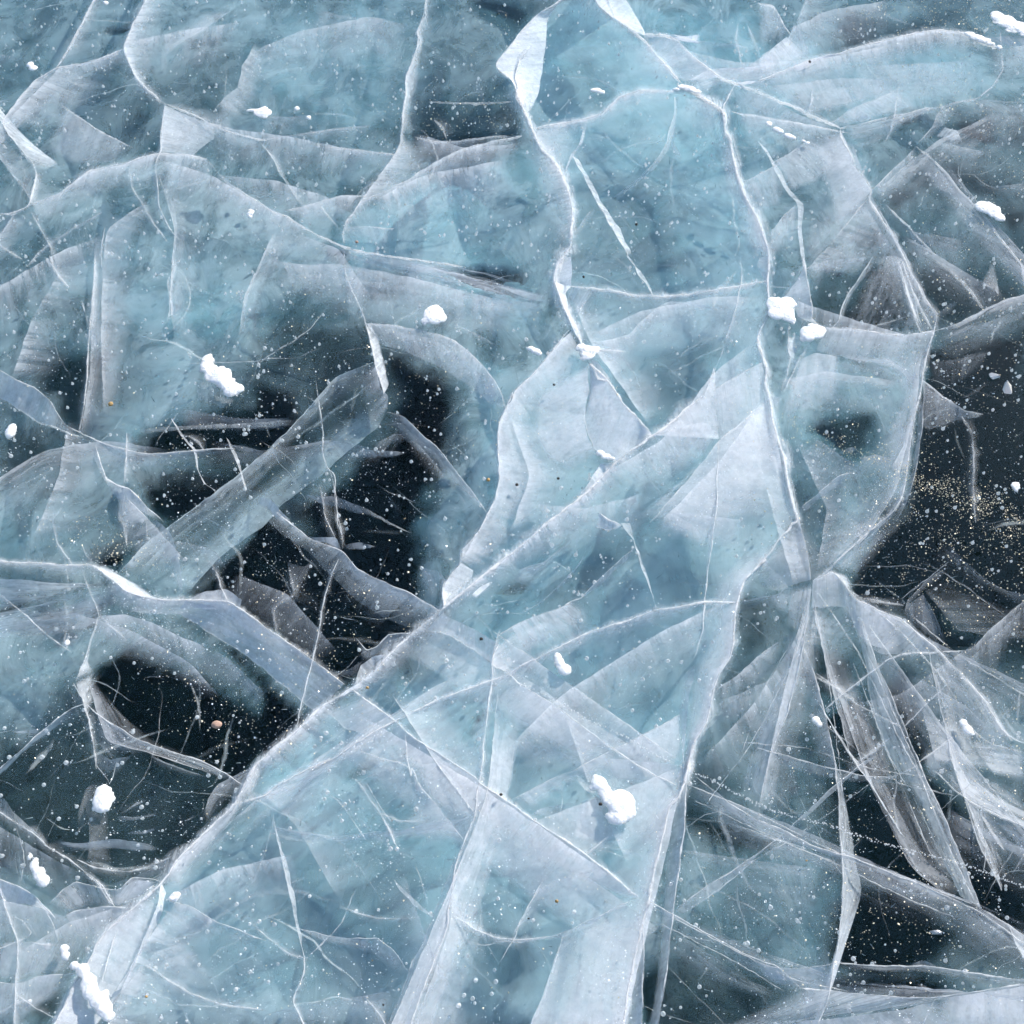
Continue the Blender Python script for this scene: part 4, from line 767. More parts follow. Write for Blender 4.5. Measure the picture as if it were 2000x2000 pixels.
fracture('upper left arch of white cracked ice with an old fold line along its top',
 Ln('00 215,1490 430,1410 560,1300 640,1240 900,1190 1000,1150 1150,1110 1350,1120 1500,1150', 3, .65),
 V('00 215,1490 430,1410 560,1300 640,1240 900,1190 1000,1150 1150,1110 1350,1120 1500,1150 1570,1240', '00 100,1700 400,1580 600,1480 800,1400 950,1380 1100,1400 1300,1420 1450,1400 1550,1380', .6, .15, st=.4),
 V('00 1130,1180 1140,1350 1155,1500 1230,1650 1300,1750', '00 1080,1200 1100,1380 1130,1530 1180,1620 1230,1740', .35, .2, d1=.04, e=2), Ln('00 940,1230 960,1370 1030,1480 1100,1600 1210,1750', 3, .35),
 V('00 1060,1460 900,1570 780,1660 740,1932', '00 1140,1500 1050,1700 980,1800 900,1932', .35, .05, st=.4), Ln('00 760,1640 740,1760 730,1932', 3, .35), Ln('00 230,1540 300,1680 370,1800 380,1932', 4, .35), Ln('00 110,1540 50,1640 0,1700', 3, .4), V('00 0,1700 60,1620 110,1550', '00 100,1800 180,1700 220,1560', .3, .1), Ln('00 200,1932 280,1830 400,1740 600,1620 740,1540', 3, .35), Ln('00 0,1780 80,1830 160,1880', 4, .4))
fracture('many-sided hazy pane near the upper left, edged by a bent white line',
 Ln('00 890,355 740,420 600,460 410,490 270,570 150,700 10,890 60,970 150,1080 230,1170 265,1250 240,1370 215,1490 110,1540 0,1555', 2.8, .65),
 V('00 890,355 740,420 600,460 410,490', '00 940,460 800,520 640,560 480,600', .5, .1, st=.4), V('00 410,490 270,570 150,700 10,890', '00 560,560 420,720 260,830 70,900', .5, .12, st=.35),
 V('00 10,890 60,970 150,1080 230,1170 265,1250', '00 60,890 170,1020 290,1090 420,1190 330,1240', .55, .4, d1=.06), V('00 265,1250 240,1370 215,1490', '00 310,1240 300,1370 285,1470', .55, .15, st=.6, al=1),
 V('00 450,770 650,900 800,990 960,1070', '00 330,1070 480,1180 650,1200 900,1170', .3, .25, st=.2, e=1.5), V('00 0,390 100,410 200,470', '00 0,480 100,500 200,490', .3, .1))
fracture('pale crack from the top edge bending at a node beside the hazy pane, upper left',
 Ln('00 1050,0 960,190 890,350 920,420 990,570 1070,650 1150,720 1200,750', 4, .7),
 V('00 1050,0 960,190 890,350 920,420 990,570 1070,650 1150,720', '00 1250,0 1180,230 1200,340 1130,450 1080,560 1150,640 1250,700', .62, .1, st=.45),
 V('00 890,360 920,420 990,570 1070,650 1150,720', '00 820,420 860,520 920,640 1000,740 1120,780', .4, .05, st=.4),
 Ln('00 1200,750 1180,880 1165,980 1170,1080 1130,1180', 3, .6), V('00 1200,760 1180,880 1170,1000 1160,1100', '00 1560,920 1550,1000 1450,1080 1400,1120', .52, .35, st=.25, ef=(0, 0)), Ln('00 1200,750 1400,830 1560,910 1640,950 1932,1020', 2.5, .5),
 V('00 1200,750 1400,830 1560,910 1700,960', '00 1300,730 1450,790 1570,790 1700,700', .35, .15), Ln('00 1640,380 1640,560 1630,700 1570,780', 1.6, .45),
 V('00 1850,300 1760,480 1720,640 1640,700 1560,790', '00 1932,350 1900,550 1860,700 1800,800 1700,880', .4, .2, st=.3), V('00 1700,60 1500,200 1300,320 1180,400', '00 1500,60 1350,180 1230,240 1180,300', .4, .15, st=.5, al=1))
fracture('slanting crack from the top edge to the left end of the hazy pane',
 Ln('00 680,0 600,150 480,380 410,490', 3, .6), V('00 680,0 600,150 480,380 440,480', '00 780,0 690,170 600,350 560,460', .42, .08, st=.5), V('00 0,730 80,715 150,710', '00 0,780 50,800 120,760', .35, .1))
fracture('thin wandering crack from the top edge down to the long dark-streaked crack',
 Ln('10 1235,0 1215,120 1165,230 1185,290 1140,430 1085,560 1090,680 1070,790 1055,900 1060,990 1020,1110 900,1270 790,1420 690,1560 625,1660 640,1770', 3.2, .65),
 V('10 1215,120 1165,230 1185,290 1140,430 1085,560 1090,680 1070,790 1055,900 1060,990', '10 1225,130 1230,230 1200,380 1190,480 1170,640 1140,720 1120,830 1150,960 1110,1000', .45, .25, d1=.05, al=1),
 V('10 1060,990 1020,1110 900,1270 790,1420 690,1560', '10 1150,980 1180,1130 1250,1200 1000,1400 830,1460', .5, .2, st=.35))
fracture('pale arched sheet under the black sliver of ice, right of the wandering crack',
 Ln('10 820,1440 1100,1310 1200,1240 1310,1170 1500,1080 1700,1030 1932,985', 2.6, .6), V('10 820,1440 1100,1310 1200,1240 1310,1170 1500,1080 1700,1030 1932,985', '10 830,1600 1100,1450 1300,1330 1450,1260 1600,1200 1800,1120 1932,1090', .55, .12, st=.4),
 Ln('10 1150,995 1300,1025 1420,1028 1680,992 1932,980', 2.2, .55), V('10 1150,1000 1300,1030 1420,1032 1680,995', '10 1170,1110 1300,1150 1420,1110 1650,1040', .35, .2),
 Ln('10 1250,735 1450,745 1650,750 1850,735', 2, .4), V('10 1600,560 1650,680 1670,830', '10 1560,680 1620,720 1660,800', .2, .1), Ln('10 1290,870 1360,930 1385,1010', 5, .3))
fracture('hazy fan of faint cracks left of the wandering crack, above the dark-streaked one',
 V('10 210,1530 380,1490 560,1430 700,1420 790,1415', '10 330,1640 430,1600 600,1590 640,1590 690,1560', .5, .2, st=.3, e=2), V('10 0,1000 100,1120 200,1300 330,1500', '10 60,1040 180,1180 260,1350 450,1580', .4, .2, d1=.05), Ln('10 450,1470 520,1560 620,1670', 2.5, .4),
 Ln('10 500,1070 700,1080 850,1100 1010,1120', 2.2, .5), V('10 640,1080 850,1100 1010,1120', '10 760,1180 880,1220 960,1200', .4, .1, st=.5), Ln('10 0,1020 200,990 600,930 830,910', 2.2, .4), V('10 0,1020 200,990 600,930 830,910', '10 0,1100 200,1060 500,1050 800,1000', .3, .05, st=.7, al=1), Ln('10 730,1420 770,1370 850,1330', 2, .4), V('10 0,830 250,850 450,830', '10 0,960 200,980 450,900', .25, .05), Ln('10 200,860 170,980', 3, .3), V('10 450,70 650,120 950,140', '10 300,260 600,230 900,250', .25, .05), V('10 640,1660 800,1640 1000,1660', '10 660,1760 800,1780 960,1780', .3, .15, e=1.5))
fracture('crack from the top edge down to the white star where cracks meet',
 Ln('20 610,0 650,60 740,130 860,210 970,300 1040,390 1140,500 1230,600', 3.6, .8),
 V('20 610,0 650,60 740,130 860,210 960,260', '20 820,0 880,80 930,180 965,240', .7, .6, d1=.05, ef=(0, 0), st=.2, eb=2), Ln('20 710,0 725,60 740,120', 2, .7),
 V('20 960,250 1200,290 1300,400 1500,560', '20 970,300 1040,390 1140,500 1230,590', .5, .4, ef=(0, 0), st=.2), V('20 970,300 1040,390 1140,500 1230,600', '20 760,330 880,430 950,540 1100,640', .45, .08, st=.35))
fracture('fine crack running right past bright sun-glint streaks to the right node',
 Ln('20 960,245 1130,255 1200,290 1300,400 1420,490 1520,570 1620,600 1780,660 1932,730 30 240,760 370,830 530,890 600,930', 3, .75),
 V('20 1130,255 1250,270 1370,305', '20 1150,275 1260,310 1360,318', .95, .9, d0=.004, d1=.01, ef=(.1, .1), st=0), V('20 1480,500 1580,490 1690,490', '20 1500,530 1600,535 1680,525', .9, .5, d0=.004, d1=.02, st=.3, al=1), V('20 1620,600 1700,590 1780,585', '20 1640,615 1720,610 1760,605', .95, .9, d0=.004, d1=.01, st=0),  # near-white streaks are sun glints laid in as film
 V('20 1200,290 1400,300 1560,310 1750,350', '20 1300,400 1450,390 1650,380 1780,370', .5, .2, st=.6, al=1), V('20 1240,590 1450,500 1700,490 1900,460', '20 1400,700 1520,600 1650,600 1850,640', .6, .4, st=.5, al=1), V('20 1640,620 1780,680 1932,740 30 300,830 560,930', '20 1560,780 1680,860 1850,920 30 100,900 380,1010', .4, .2, st=.3),
 Ln('20 1620,610 1540,760 1530,820', 3.5, .7), V('20 1520,790 1540,830 1550,950', '20 1560,820 1555,900 1545,950', .7, .6, d1=.03), Ln('20 1640,170 1620,280 1670,470', 4, .35), Ln('20 1710,180 1750,280 1800,410', 4, .4), V('20 1700,490 1800,420 1932,330', '20 1700,560 1820,520 1932,480', .5, .4))
fracture('fringed crack running left from the white star across the upper slab to its left edge',
 Ln('20 150,930 380,890 530,860 660,820 720,760 780,700 950,650 1150,660', 3, .75), V('20 150,940 380,890 530,860 660,820 720,760 780,700 950,650 1150,660 1230,620', '20 200,1060 400,1000 560,960 700,880 800,830 950,800 1100,760 1200,720', .65, .08, st=.45))
fracture('root-like crack hanging from the white star with thin branches through blue ice',
 V('20 1180,700 1170,850 1130,960 1120,1060 1000,1220 820,1370 700,1450', '20 1215,700 1195,850 1180,950 1150,1060 1040,1220 870,1370 740,1460', .5, .25, d1=.05, ef=(0, .1), al=1), V('20 1190,880 1180,1050 1230,1150', '20 1160,900 1140,1060 1200,1180', .4, .2, d1=.04), V('20 1120,960 1080,1010 1000,1060', '20 1130,1000 1090,1030 1010,1070', .4, .1, d1=.03), V('20 1250,700 1400,740 1500,800', '20 1250,900 1380,950 1500,960', .35, .1, st=.4))
fracture('straight pale splinter slanting down through the blue upper slab',
 V('20 440,1130 500,1240 600,1440 720,1640 830,1830 890,1932 21 900,110 980,210 1015,280', '20 480,1160 540,1260 640,1450 760,1640 870,1830 21 830,0 930,110 1000,200 1020,280', .48, .42, d1=.05, ef=(0, 0), e=2), V('20 530,890 490,1040 430,1120 390,1220 370,1290', '20 540,900 510,1040 470,1110 420,1180 380,1290', .5, .4, d1=.04), V('20 600,1500 520,1580 450,1700', '20 620,1530 540,1620 490,1720', .3, .1), V('20 200,930 150,1000 250,1090', '20 530,900 480,1050 380,1250', .4, .15, st=.2))
fracture('bright ragged rim of the pale field near the top right, dark sparkling ice above it',
 Ln('30 0,590 220,500 370,440 500,400 620,380 760,330 930,290 1130,240 1290,215 1500,235 1620,300 1770,350', 3.6, .8),
 V('30 0,590 220,500 370,440 500,400 620,380 760,330 930,290 1130,240 1290,215 1500,235 1620,300', '30 0,680 300,620 500,540 700,480 900,460 1150,420 1300,380 1500,360 1650,380', .75, .2, st=.35), V('30 220,500 370,440 500,400 620,385', '30 260,530 380,490 480,440 600,395', .95, .7, d0=.004, d1=.02, st=.2),  # last sheet is a sun glint on the rim, drawn near-white
 V('30 0,640 300,600 700,560 1000,600', '30 240,760 400,840 700,760 1000,640', .4, .3, st=.3), V('30 700,480 1000,470 1300,450 1650,430', '30 700,800 1000,780 1300,740 1600,700', .24, .2, st=.3, ef=(.3, .35), soft=.4), V('30 1620,300 1780,360 1932,330', '30 1690,640 1800,600 1932,560', .3, .2, st=.3, ef=(.3, .2), soft=.4), V('30 1500,250 1700,270 1932,260', '30 1620,320 1780,340 1932,350', .5, .5),
 V('30 240,260 270,170 330,250', '30 0,560 200,430 420,400', .55, .4, d1=.06), V('30 0,420 120,340 230,260', '30 0,590 150,530 400,410', .5, .45), V('30 0,20 110,40 160,120 235,250', '30 0,330 60,300 120,280 220,260', .35, .2, e=2.5), V('30 340,0 310,100 270,180 320,250', '30 560,0 500,150 430,230 400,260', .3, .05))
fracture('crack running right from the node then curling up to the top right snow strip',
 Ln('30 600,930 900,860 1200,790 1350,770 1480,730 1610,710 1690,640 1780,510 1770,380 1770,340', 2.8, .8), Ln('30 1770,340 1760,240 1790,180', 2.5, .6),
 V('30 530,890 700,780 850,720 1020,650', '30 600,930 800,880 1000,820 1200,780', .4, .3, e=2), V('30 700,770 780,830 850,870', '30 620,880 680,900 780,880', .4, .3), Ln('30 1020,620 1005,750 990,860 960,960 920,1040', 3, .45), Ln('30 400,640 390,730 370,820', 3, .4), V('30 1350,770 1300,830 1270,920 1160,1040', '30 1480,740 1420,850 1330,930 1250,1020', .35, .15, e=2),
 V('30 600,940 900,880 1200,800 1350,775', '30 700,1140 850,1080 960,980 1150,860', .4, .15, st=.6, al=1), V('30 1340,780 1600,720 1932,740', '30 1300,850 1600,880 1932,900', .32, .12, st=.85, al=1), V('30 1350,920 1450,950 1480,1020', '30 1280,1000 1380,1010 1430,1030', .6, .5, d1=.04, st=.5, d0=.03), V('30 1280,1030 1450,1060 1650,1100', '30 1500,1180 1580,1170 1640,1130', .34, .15, st=.5, d0=.03))
fracture('long bowed crack from the right node down to the lower node',
 Ln('30 600,930 605,1000 690,1140 680,1180 760,1280 830,1380 800,1440 880,1560 960,1680 1010,1770 1090,1932 31 1100,110 1160,200 1200,290 1300,430 1280,540 1240,660 1210,800 1180,1000 1140,1150 1110,1330 1090,1500 1070,1650 1040,1770 980,1860 890,1932 32 740,200 600,330 520,420 400,500', 3.6, .85),
 V('30 600,930 690,1140 680,1180 760,1280 830,1380 800,1440', '30 380,1020 450,1160 480,1300 520,1450 560,1600 600,1680', .5, .35, st=.15), V('30 800,1440 700,1560 560,1740 380,1932 31 330,100', '30 880,1560 950,1680 980,1800 850,1932 31 700,150', .4, .15, st=.6, e=2),
 V('31 1240,660 1210,800 1180,1000 1140,1150 1110,1330 1090,1500 1070,1650 1040,1770 980,1860', '31 1000,700 1000,850 1020,1030 960,1180 920,1320 900,1500 900,1650 860,1800 800,1900', .55, .1, st=.6, al=1),
 V('32 980,0 880,80 740,200 600,330 520,420', '32 1060,0 1000,80 900,220 760,390 660,470', .5, .25, d1=.06, st=.85, al=1, e=3), V('31 1210,950 1190,1300 1150,1550 1080,1800 1000,1932', '31 1180,1000 1160,1250 1120,1550 1070,1750 960,1932', .4, .3, d1=.04, eb=0, e=2),
 V('32 840,90 700,200 560,340 500,410', '32 700,0 560,100 450,250 400,420', .4, .08, st=.4))
fracture('comb of parallel streaks fanning down inside the bowed crack at the right',
 V('31 820,0 900,0 1000,0 1060,20 1160,200 1300,430', '31 620,500 800,560 1000,570 1100,575 1200,560 1280,530', .2, .12, st=.95), V('31 1000,0 1040,100 1090,300 1150,480', '31 1020,0 1090,100 1170,350 1210,550', .5, .45, st=.6, al=1), Ln('31 1040,20 1130,260 1220,450 1270,530', 3, .5), Ln('31 1010,30 1080,280 1150,480 1190,560', 3, .5),
 V('31 840,0 760,120 660,270 610,370 580,470 540,520', '31 860,20 790,150 700,270 650,370 620,480 610,520', .6, .25, d1=.05, e=2.5, al=1), V('31 330,100 480,40 700,20 830,0', '31 420,250 520,150 650,120 720,100', .45, .05, st=.8))
fracture('smooth pale sheet right of the two snow lumps inside the bowed crack',
 Ln('31 500,520 700,530 900,560 1040,580 1180,560 1290,540', 3, .75), V('31 500,520 700,530 900,560 1040,580 1180,560 1290,540', '31 420,680 560,720 750,760 950,800 1100,840 1200,860', .68, .25, st=.3, ef=(0, 0)), V('31 560,700 750,730 950,740 1200,900', '31 480,1000 650,950 900,950 1150,1020', .45, .15, st=.8, al=1), V('31 300,760 420,700 600,730', '31 130,1200 350,1180 600,1080', .42, .25, st=.2), V('31 860,720 1000,760 1190,880', '31 1000,800 1080,880 1170,990', .4, .3, st=.6, al=1))
fracture('small pale sheet and strings of frost around the two snow lumps right of the slab',
 V('31 330,0 350,120 380,290 400,350 390,450 430,490 500,520', '31 340,110 260,210 190,300 270,380 300,440 380,480 470,530', .55, .6, d1=.05, e=3, ef=(0, 0), st=.15), Ln('31 220,500 220,680 240,740 200,900 160,1000', 3, .55), Ln('31 390,610 300,750 230,900 180,1000', 3, .55), V('31 220,580 225,690 240,740', '31 300,600 290,700 260,780', .5, .3, d1=.03), V('31 70,1010 120,1020 180,1020', '31 90,1100 130,1150 160,1150', .4, .1), V('31 240,740 300,750 230,880', '31 220,820 250,830 180,980', .3, .2))
fracture('torn dark grey sheet spreading right from the bowed crack into black ice',
 V('31 1290,540 1450,500 1640,390 1780,320 1932,280', '31 1220,740 1400,760 1600,680 1800,560 1932,480', .5, .08, st=.75, al=1, e=2), V('31 1200,900 1350,1020 1500,1120 1640,1150', '31 1200,1240 1260,1260 1400,1200 1620,1165', .4, .2, st=.4, e=2, ef=(0, .03)), Ln('31 1480,1160 1550,1260 1570,1450 1560,1650 1580,1932', 5, .35), V('31 1230,760 1400,760 1700,700', '31 1280,960 1450,930 1600,850', .2, .1, st=.7), V('31 1310,420 1380,350 1440,330', '31 1320,470 1400,420 1440,360', .25, .1), Ln('31 1290,30 1400,100 1530,230 1640,380', 5, .3), V('31 1620,200 1720,240 1750,300', '31 1720,0 1740,140 1755,260', .3, .2, d1=.04))
fracture('slim pale spear crossing dim blue ice left of the bowed crack, low on the right',
 V('31 290,1850 440,1720 600,1590 690,1570', '31 300,1890 460,1760 560,1690 680,1610', .45, .3, d1=.05, e=2), V('31 740,1470 860,1440 1000,1470', '31 700,1600 820,1620 960,1560', .4, .1), V('31 590,1430 660,1390 730,1390', '31 600,1440 670,1430 720,1420', .35, .3, d1=.02), V('31 960,1540 1050,1400 1100,1280', '31 1020,1600 1060,1500 1090,1400', .45, .3, d1=.04), V('31 380,1300 520,1380 640,1470 800,1560', '31 300,1500 450,1560 620,1600 760,1650', .35, .1, st=.4))
fracture('crossed pale panes under the right node, between the slab edge and the bowed crack',
 V('30 0,1020 100,1180 210,1400 290,1470 290,1700 330,1932', '30 30,1050 140,1200 240,1390 330,1480 320,1700 350,1932', .4, .35, d1=.03, ef=(0, 0)), V('30 100,1180 250,1100 400,1000', '30 210,1400 400,1330 660,1190', .35, .3, e=1.5), V('20 1680,1320 1800,1260 1932,1190', '20 1770,1560 1932,1500 30 200,1380', .4, .25, e=1.5), V('30 80,1700 200,1550 290,1480', '30 40,1932 150,1850 290,1700', .35, .2, e=1.5), V('30 350,1932 560,1740 800,1440', '30 330,1700 500,1500 750,1330', .3, .15))
fracture('grey band slanting down right through dark ice toward the oval snow patch, upper right',
 V('30 1150,1060 1330,1200 1480,1390 1650,1560 1800,1780 1900,1900', '30 1120,1200 1250,1350 1400,1540 1530,1700 1640,1800 1760,1932', .45, .2, st=.5, al=1, e=2), V('30 830,1380 1000,1210 1150,1060', '30 900,1500 1050,1330 1160,1220', .45, .1, st=.5, e=2), V('30 930,1480 1100,1650 1300,1860', '30 900,1560 1080,1750 1200,1932', .35, .1, e=2), V('30 1480,1180 1650,1360 1932,1330', '30 1650,1390 1750,1420 1932,1420', .25, .05), V('30 1060,1670 1250,1700 1500,1750', '30 1200,1800 1350,1900 1500,1932', .25, .1), V('30 1800,1780 1900,1900 31 1932,200', '30 1830,1660 1880,1850 31 1932,60', .3, .1))

# fainter veils that belong to no crack in particular
veil(V('F 1440,900 1470,1010 1500,1110', 'F 1500,960 1560,1040 1600,1090', .3, .1),
 V('32 385,620 450,900 520,1200 600,1500 680,1800', '32 470,620 600,900 700,1150 780,1400 830,1650', .34, .05, st=.5, al=1, e=1.5),
 V('F 1580,1100 1760,1210 1932,1290', 'F 1600,1140 1740,1260 1932,1370', .35, .1, st=.7, al=1), V('F 1640,1180 1800,1400 1932,1560', 'F 1600,1200 1740,1440 1880,1620', .4, .1, st=.7, al=1, e=1.5),
 V('F 1560,1250 1640,1480 1720,1640 1800,1700', 'F 1590,1240 1690,1440 1780,1580 1850,1690', .36, .2, st=.7, al=1), V('F 1750,1220 1800,1450 1890,1680', 'F 1790,1220 1850,1450 1910,1640', .35, .2, st=.7, al=1, e=1.5),
 V('F 1700,1260 1820,1330 1932,1430', 'F 1680,1300 1800,1390 1932,1500', .35, .1, st=.6, al=1), V('F 1300,1480 1500,1560 1700,1650 1932,1740', 'F 1280,1530 1480,1640 1700,1740 1932,1800', .35, .06, st=.95, al=1),
 V('F 1230,1700 1420,1790 1600,1850 1932,1880', 'F 1230,1760 1400,1850 1600,1900 1900,1920', .38, .1, st=.9, al=1), V('F 1530,1120 1480,1300 1440,1480 1430,1540', 'F 1560,1140 1530,1320 1500,1500 1480,1560', .36, .15, st=.5, al=1, e=1.5),
 V('F 1310,1450 1420,1330 1500,1210 1525,1120', 'F 1330,1520 1450,1420 1540,1330 1560,1200', .34, .08, st=.6), V('F 1270,1600 1400,1620 1550,1640', 'F 1270,1700 1400,1760 1560,1760', .26, .05, st=.6, al=1),
 V('F 1600,1330 1700,1310 1800,1240 1860,1200', 'F 1620,1400 1720,1400 1830,1330 1890,1270', .3, .05, st=.7), V('F 1780,1520 1850,1560 1932,1600', 'F 1740,1600 1850,1660 1932,1700', .4, .1, st=.8, al=1),
 Ln('F 1540,1270 1620,1330 1700,1370', 2.5, .45), Ln('F 1300,1690 1500,1580 1640,1480', 2.2, .4), Ln('F 1560,1370 1700,1480 1800,1500', 2, .4), Ln('F 1700,1130 1790,1060', 2.2, .4))
veil(V('F 650,1330 900,1480 1050,1580 1190,1680', 'F 560,1400 780,1560 980,1700 1120,1800', .45, .1, st=.3), V('F 930,1190 1130,1330 1290,1440', 'F 880,1260 1060,1390 1230,1500', .45, .15, st=.3, e=2),
 V('F 880,1260 700,1370 560,1450 420,1560', 'F 900,1330 740,1450 600,1520 460,1610', .5, .1, st=.8, al=1), V('F 1380,1130 1250,1190 1060,1310 940,1430', 'F 1390,1200 1280,1270 1110,1390 1000,1490', .45, .1, st=.3),
 V('F 940,1300 920,1500 860,1650 740,1932', 'F 990,1330 960,1520 920,1680 820,1932', .42, .3, st=.4, al=1, e=2), V('F 1290,1440 1260,1600 1220,1760 1180,1932', 'F 1200,1450 1160,1600 1100,1760 1040,1932', .5, .12, st=.25, al=1),
 V('F 1060,1330 1110,1480 1190,1640', 'F 1160,1400 1200,1500 1250,1600', .22, .05, st=.3), V('F 740,1310 830,1450 900,1540', 'F 820,1290 900,1400 960,1480', .35, .15, st=.2, e=1.5), V('F 480,1480 560,1560 640,1700', 'F 560,1450 640,1540 740,1660', .18, .05, st=.4),
 V('F 300,1700 420,1640 560,1610', 'F 330,1800 460,1740 600,1700', .45, .08, st=.5), V('F 200,1932 260,1800 330,1700', 'F 340,1932 380,1830 430,1760', .5, .15, st=.6), V('F 760,1640 800,1760 860,1880', 'F 700,1660 740,1790 790,1900', .25, .05, st=.3),
 V('F 1130,900 1250,830 1350,700 1430,640', 'F 1180,960 1300,900 1400,790 1450,740', .5, .18, st=.25), V('F 1240,990 1350,880 1430,770', 'F 1330,1050 1430,960 1480,880', .55, .3, st=.15), V('F 1000,950 1100,960 1220,930', 'F 980,1060 1100,1060 1230,1010', .35, .08, st=.4),
 V('F 1100,640 1200,590 1340,560 1440,560', 'F 1130,720 1220,680 1350,660 1440,680', .4, .08, st=.25), V('F 1080,560 1110,640 1180,740 1230,810', 'F 1150,560 1180,640 1250,720 1300,770', .4, .08, st=.25), V('F 960,780 1000,900 960,1010', 'F 1080,800 1090,900 1050,980', .4, .1, st=.2))
veil(V('F 180,430 170,700 150,830', 'F 260,430 250,700 210,830', .3, .05, st=.4, al=1), V('F 300,330 330,430 320,560 330,640', 'F 370,330 400,430 390,560 380,640', .3, .05, st=.5, al=1, e=1.5), V('F 0,540 100,480 200,440', 'F 0,640 120,570 240,520', .45, .05, st=.7),
 V('F 20,720 60,600 120,500', 'F 110,720 140,620 180,520', .4, .06, st=.7), V('F 450,640 460,560 520,430', 'F 480,640 500,560 560,440', .35, .1, st=.4, al=1), V('F 0,900 80,850 200,830 330,850', 'F 0,1000 100,960 220,900 340,890', .35, .08, st=.6, al=1),
 V('F 60,1020 110,900 130,790', 'F 180,1020 200,920 210,820', .35, .06, st=.5), V('F 560,440 640,470 700,560', 'F 480,470 560,520 640,620', .35, .06, st=.4), V('F 390,830 500,850 620,830 730,850', 'F 400,880 500,890 620,870 720,870', .3, .1, st=.7, al=1), V('F 330,770 450,790 560,790', 'F 340,810 450,815 550,810', .25, .15, st=.4, al=1),
 V('F 240,940 300,1000 350,1060', 'F 200,960 240,1030 290,1080', .45, .2, st=.4, e=2), V('F 0,300 60,380 70,420', 'F 100,330 130,380 110,420', .3, .1), V('F 120,120 60,180 10,230', 'F 220,150 150,220 80,260', .5, .15, st=.4), V('F 310,200 420,240 560,260 700,290', 'F 330,280 440,320 560,340 680,350', .45, .08, st=.5),
 V('F 240,80 330,60 460,40', 'F 260,160 340,150 420,130', .45, .08, st=.6), V('F 470,100 560,60 700,30 780,50', 'F 450,180 560,160 680,120 770,140', .35, .1, st=.3), V('F 400,330 520,340 640,380', 'F 430,380 540,410 630,440', .45, .1, st=.5), V('F 300,300 400,330 480,380 600,440', 'F 260,400 380,430 470,480 560,540', .42, .06, st=.4),
 V('F 780,250 880,280 980,270', 'F 740,340 860,340 980,330', .4, .1, st=.3), V('F 700,380 800,330 960,300', 'F 720,470 830,420 980,380', .45, .1, st=.5), V('F 760,490 880,520 1040,560', 'F 720,530 860,590 1030,620', .5, .15, st=.7, al=1), V('F 720,620 820,640 900,700 950,760', 'F 760,680 840,700 900,740 940,780', .3, .1, st=.5),
 V('F 440,1080 540,1120 640,1230', 'F 400,1130 500,1190 600,1260', .3, .1, st=.4), V('F 120,1150 250,1190 360,1250 420,1320', 'F 60,1230 180,1230 300,1260 380,1330', .45, .06, st=.4), V('F 160,1260 200,1400 280,1420 430,1470', 'F 240,1360 300,1400 380,1430 440,1480', .35, .08, st=.7, al=1), V('F 0,1560 100,1620 180,1660', 'F 0,1660 120,1680 200,1690', .35, .1, st=.6), V('F 30,1800 130,1740 260,1700', 'F 60,1880 180,1830 280,1790', .45, .1, st=.5))
veil(V('F 1270,90 1400,120 1560,110 1700,80', 'F 1300,180 1440,190 1600,180 1730,160', .4, .1, st=.4), V('F 1480,60 1560,20 1680,0', 'F 1500,140 1580,110 1690,70', .35, .1, st=.3), V('F 1380,210 1500,230 1600,250', 'F 1420,310 1520,330 1620,340', .4, .1, st=.3, e=1.5), V('F 1640,370 1760,270 1880,210', 'F 1680,440 1800,360 1932,300', .35, .06, st=.6, al=1),
 V('F 1600,250 1650,380 1720,500 1760,590', 'F 1560,280 1590,400 1660,520 1720,600', .45, .08, st=.8, al=1), V('F 1700,440 1800,500 1900,560', 'F 1680,520 1780,570 1900,610', .32, .06, st=.6, al=1), V('F 1780,300 1860,400 1932,480', 'F 1740,330 1820,430 1900,520', .35, .08, st=.6, al=1), V('F 1480,560 1600,600 1740,640', 'F 1480,640 1600,680 1720,720', .45, .1, st=.4),
 V('F 1460,720 1560,700 1700,720', 'F 1480,800 1580,790 1700,800', .35, .08, st=.6, al=1), V('F 1740,640 1730,760 1690,930 1600,1060', 'F 1690,640 1680,760 1640,900 1560,1020', .45, .08, st=.5, al=1), V('F 1500,830 1560,960 1540,1080', 'F 1600,850 1640,960 1600,1040', .25, .06, st=.4))
veil(V('20 1120,665 1180,640 1235,605 1300,640 1400,705', '20 1150,690 1200,680 1250,690 1330,710 1420,740', .95, .5, d0=.004, d1=.008, st=.2), V('12 1560,610 1640,535 1700,500', '12 1590,625 1660,570 1710,520', .9, .8, d0=.004, d1=.006), V('02 720,420 800,480 920,580 1050,620', '02 780,420 880,470 1000,540 1120,625', .9, .4, d0=.004, d1=.01, st=.4), V('12 600,1340 660,1290 760,1230', '12 620,1350 690,1310 780,1260', .9, .6, d0=.004, d1=.006),  # sunlit glints at junctions and ridges, put in as near-white sheets
 V('30 1500,235 1600,290 1700,340', '30 1530,235 1640,290 1720,330', .9, .8, d0=.004, d1=.006), V('20 1370,250 1250,262 1130,250', '20 1360,300 1250,285 1150,265', .8, .8, d0=.004, d1=.006), V('21 510,640 560,655 640,660', '21 480,700 560,740 650,700', .8, .3, d0=.004, d1=.01))
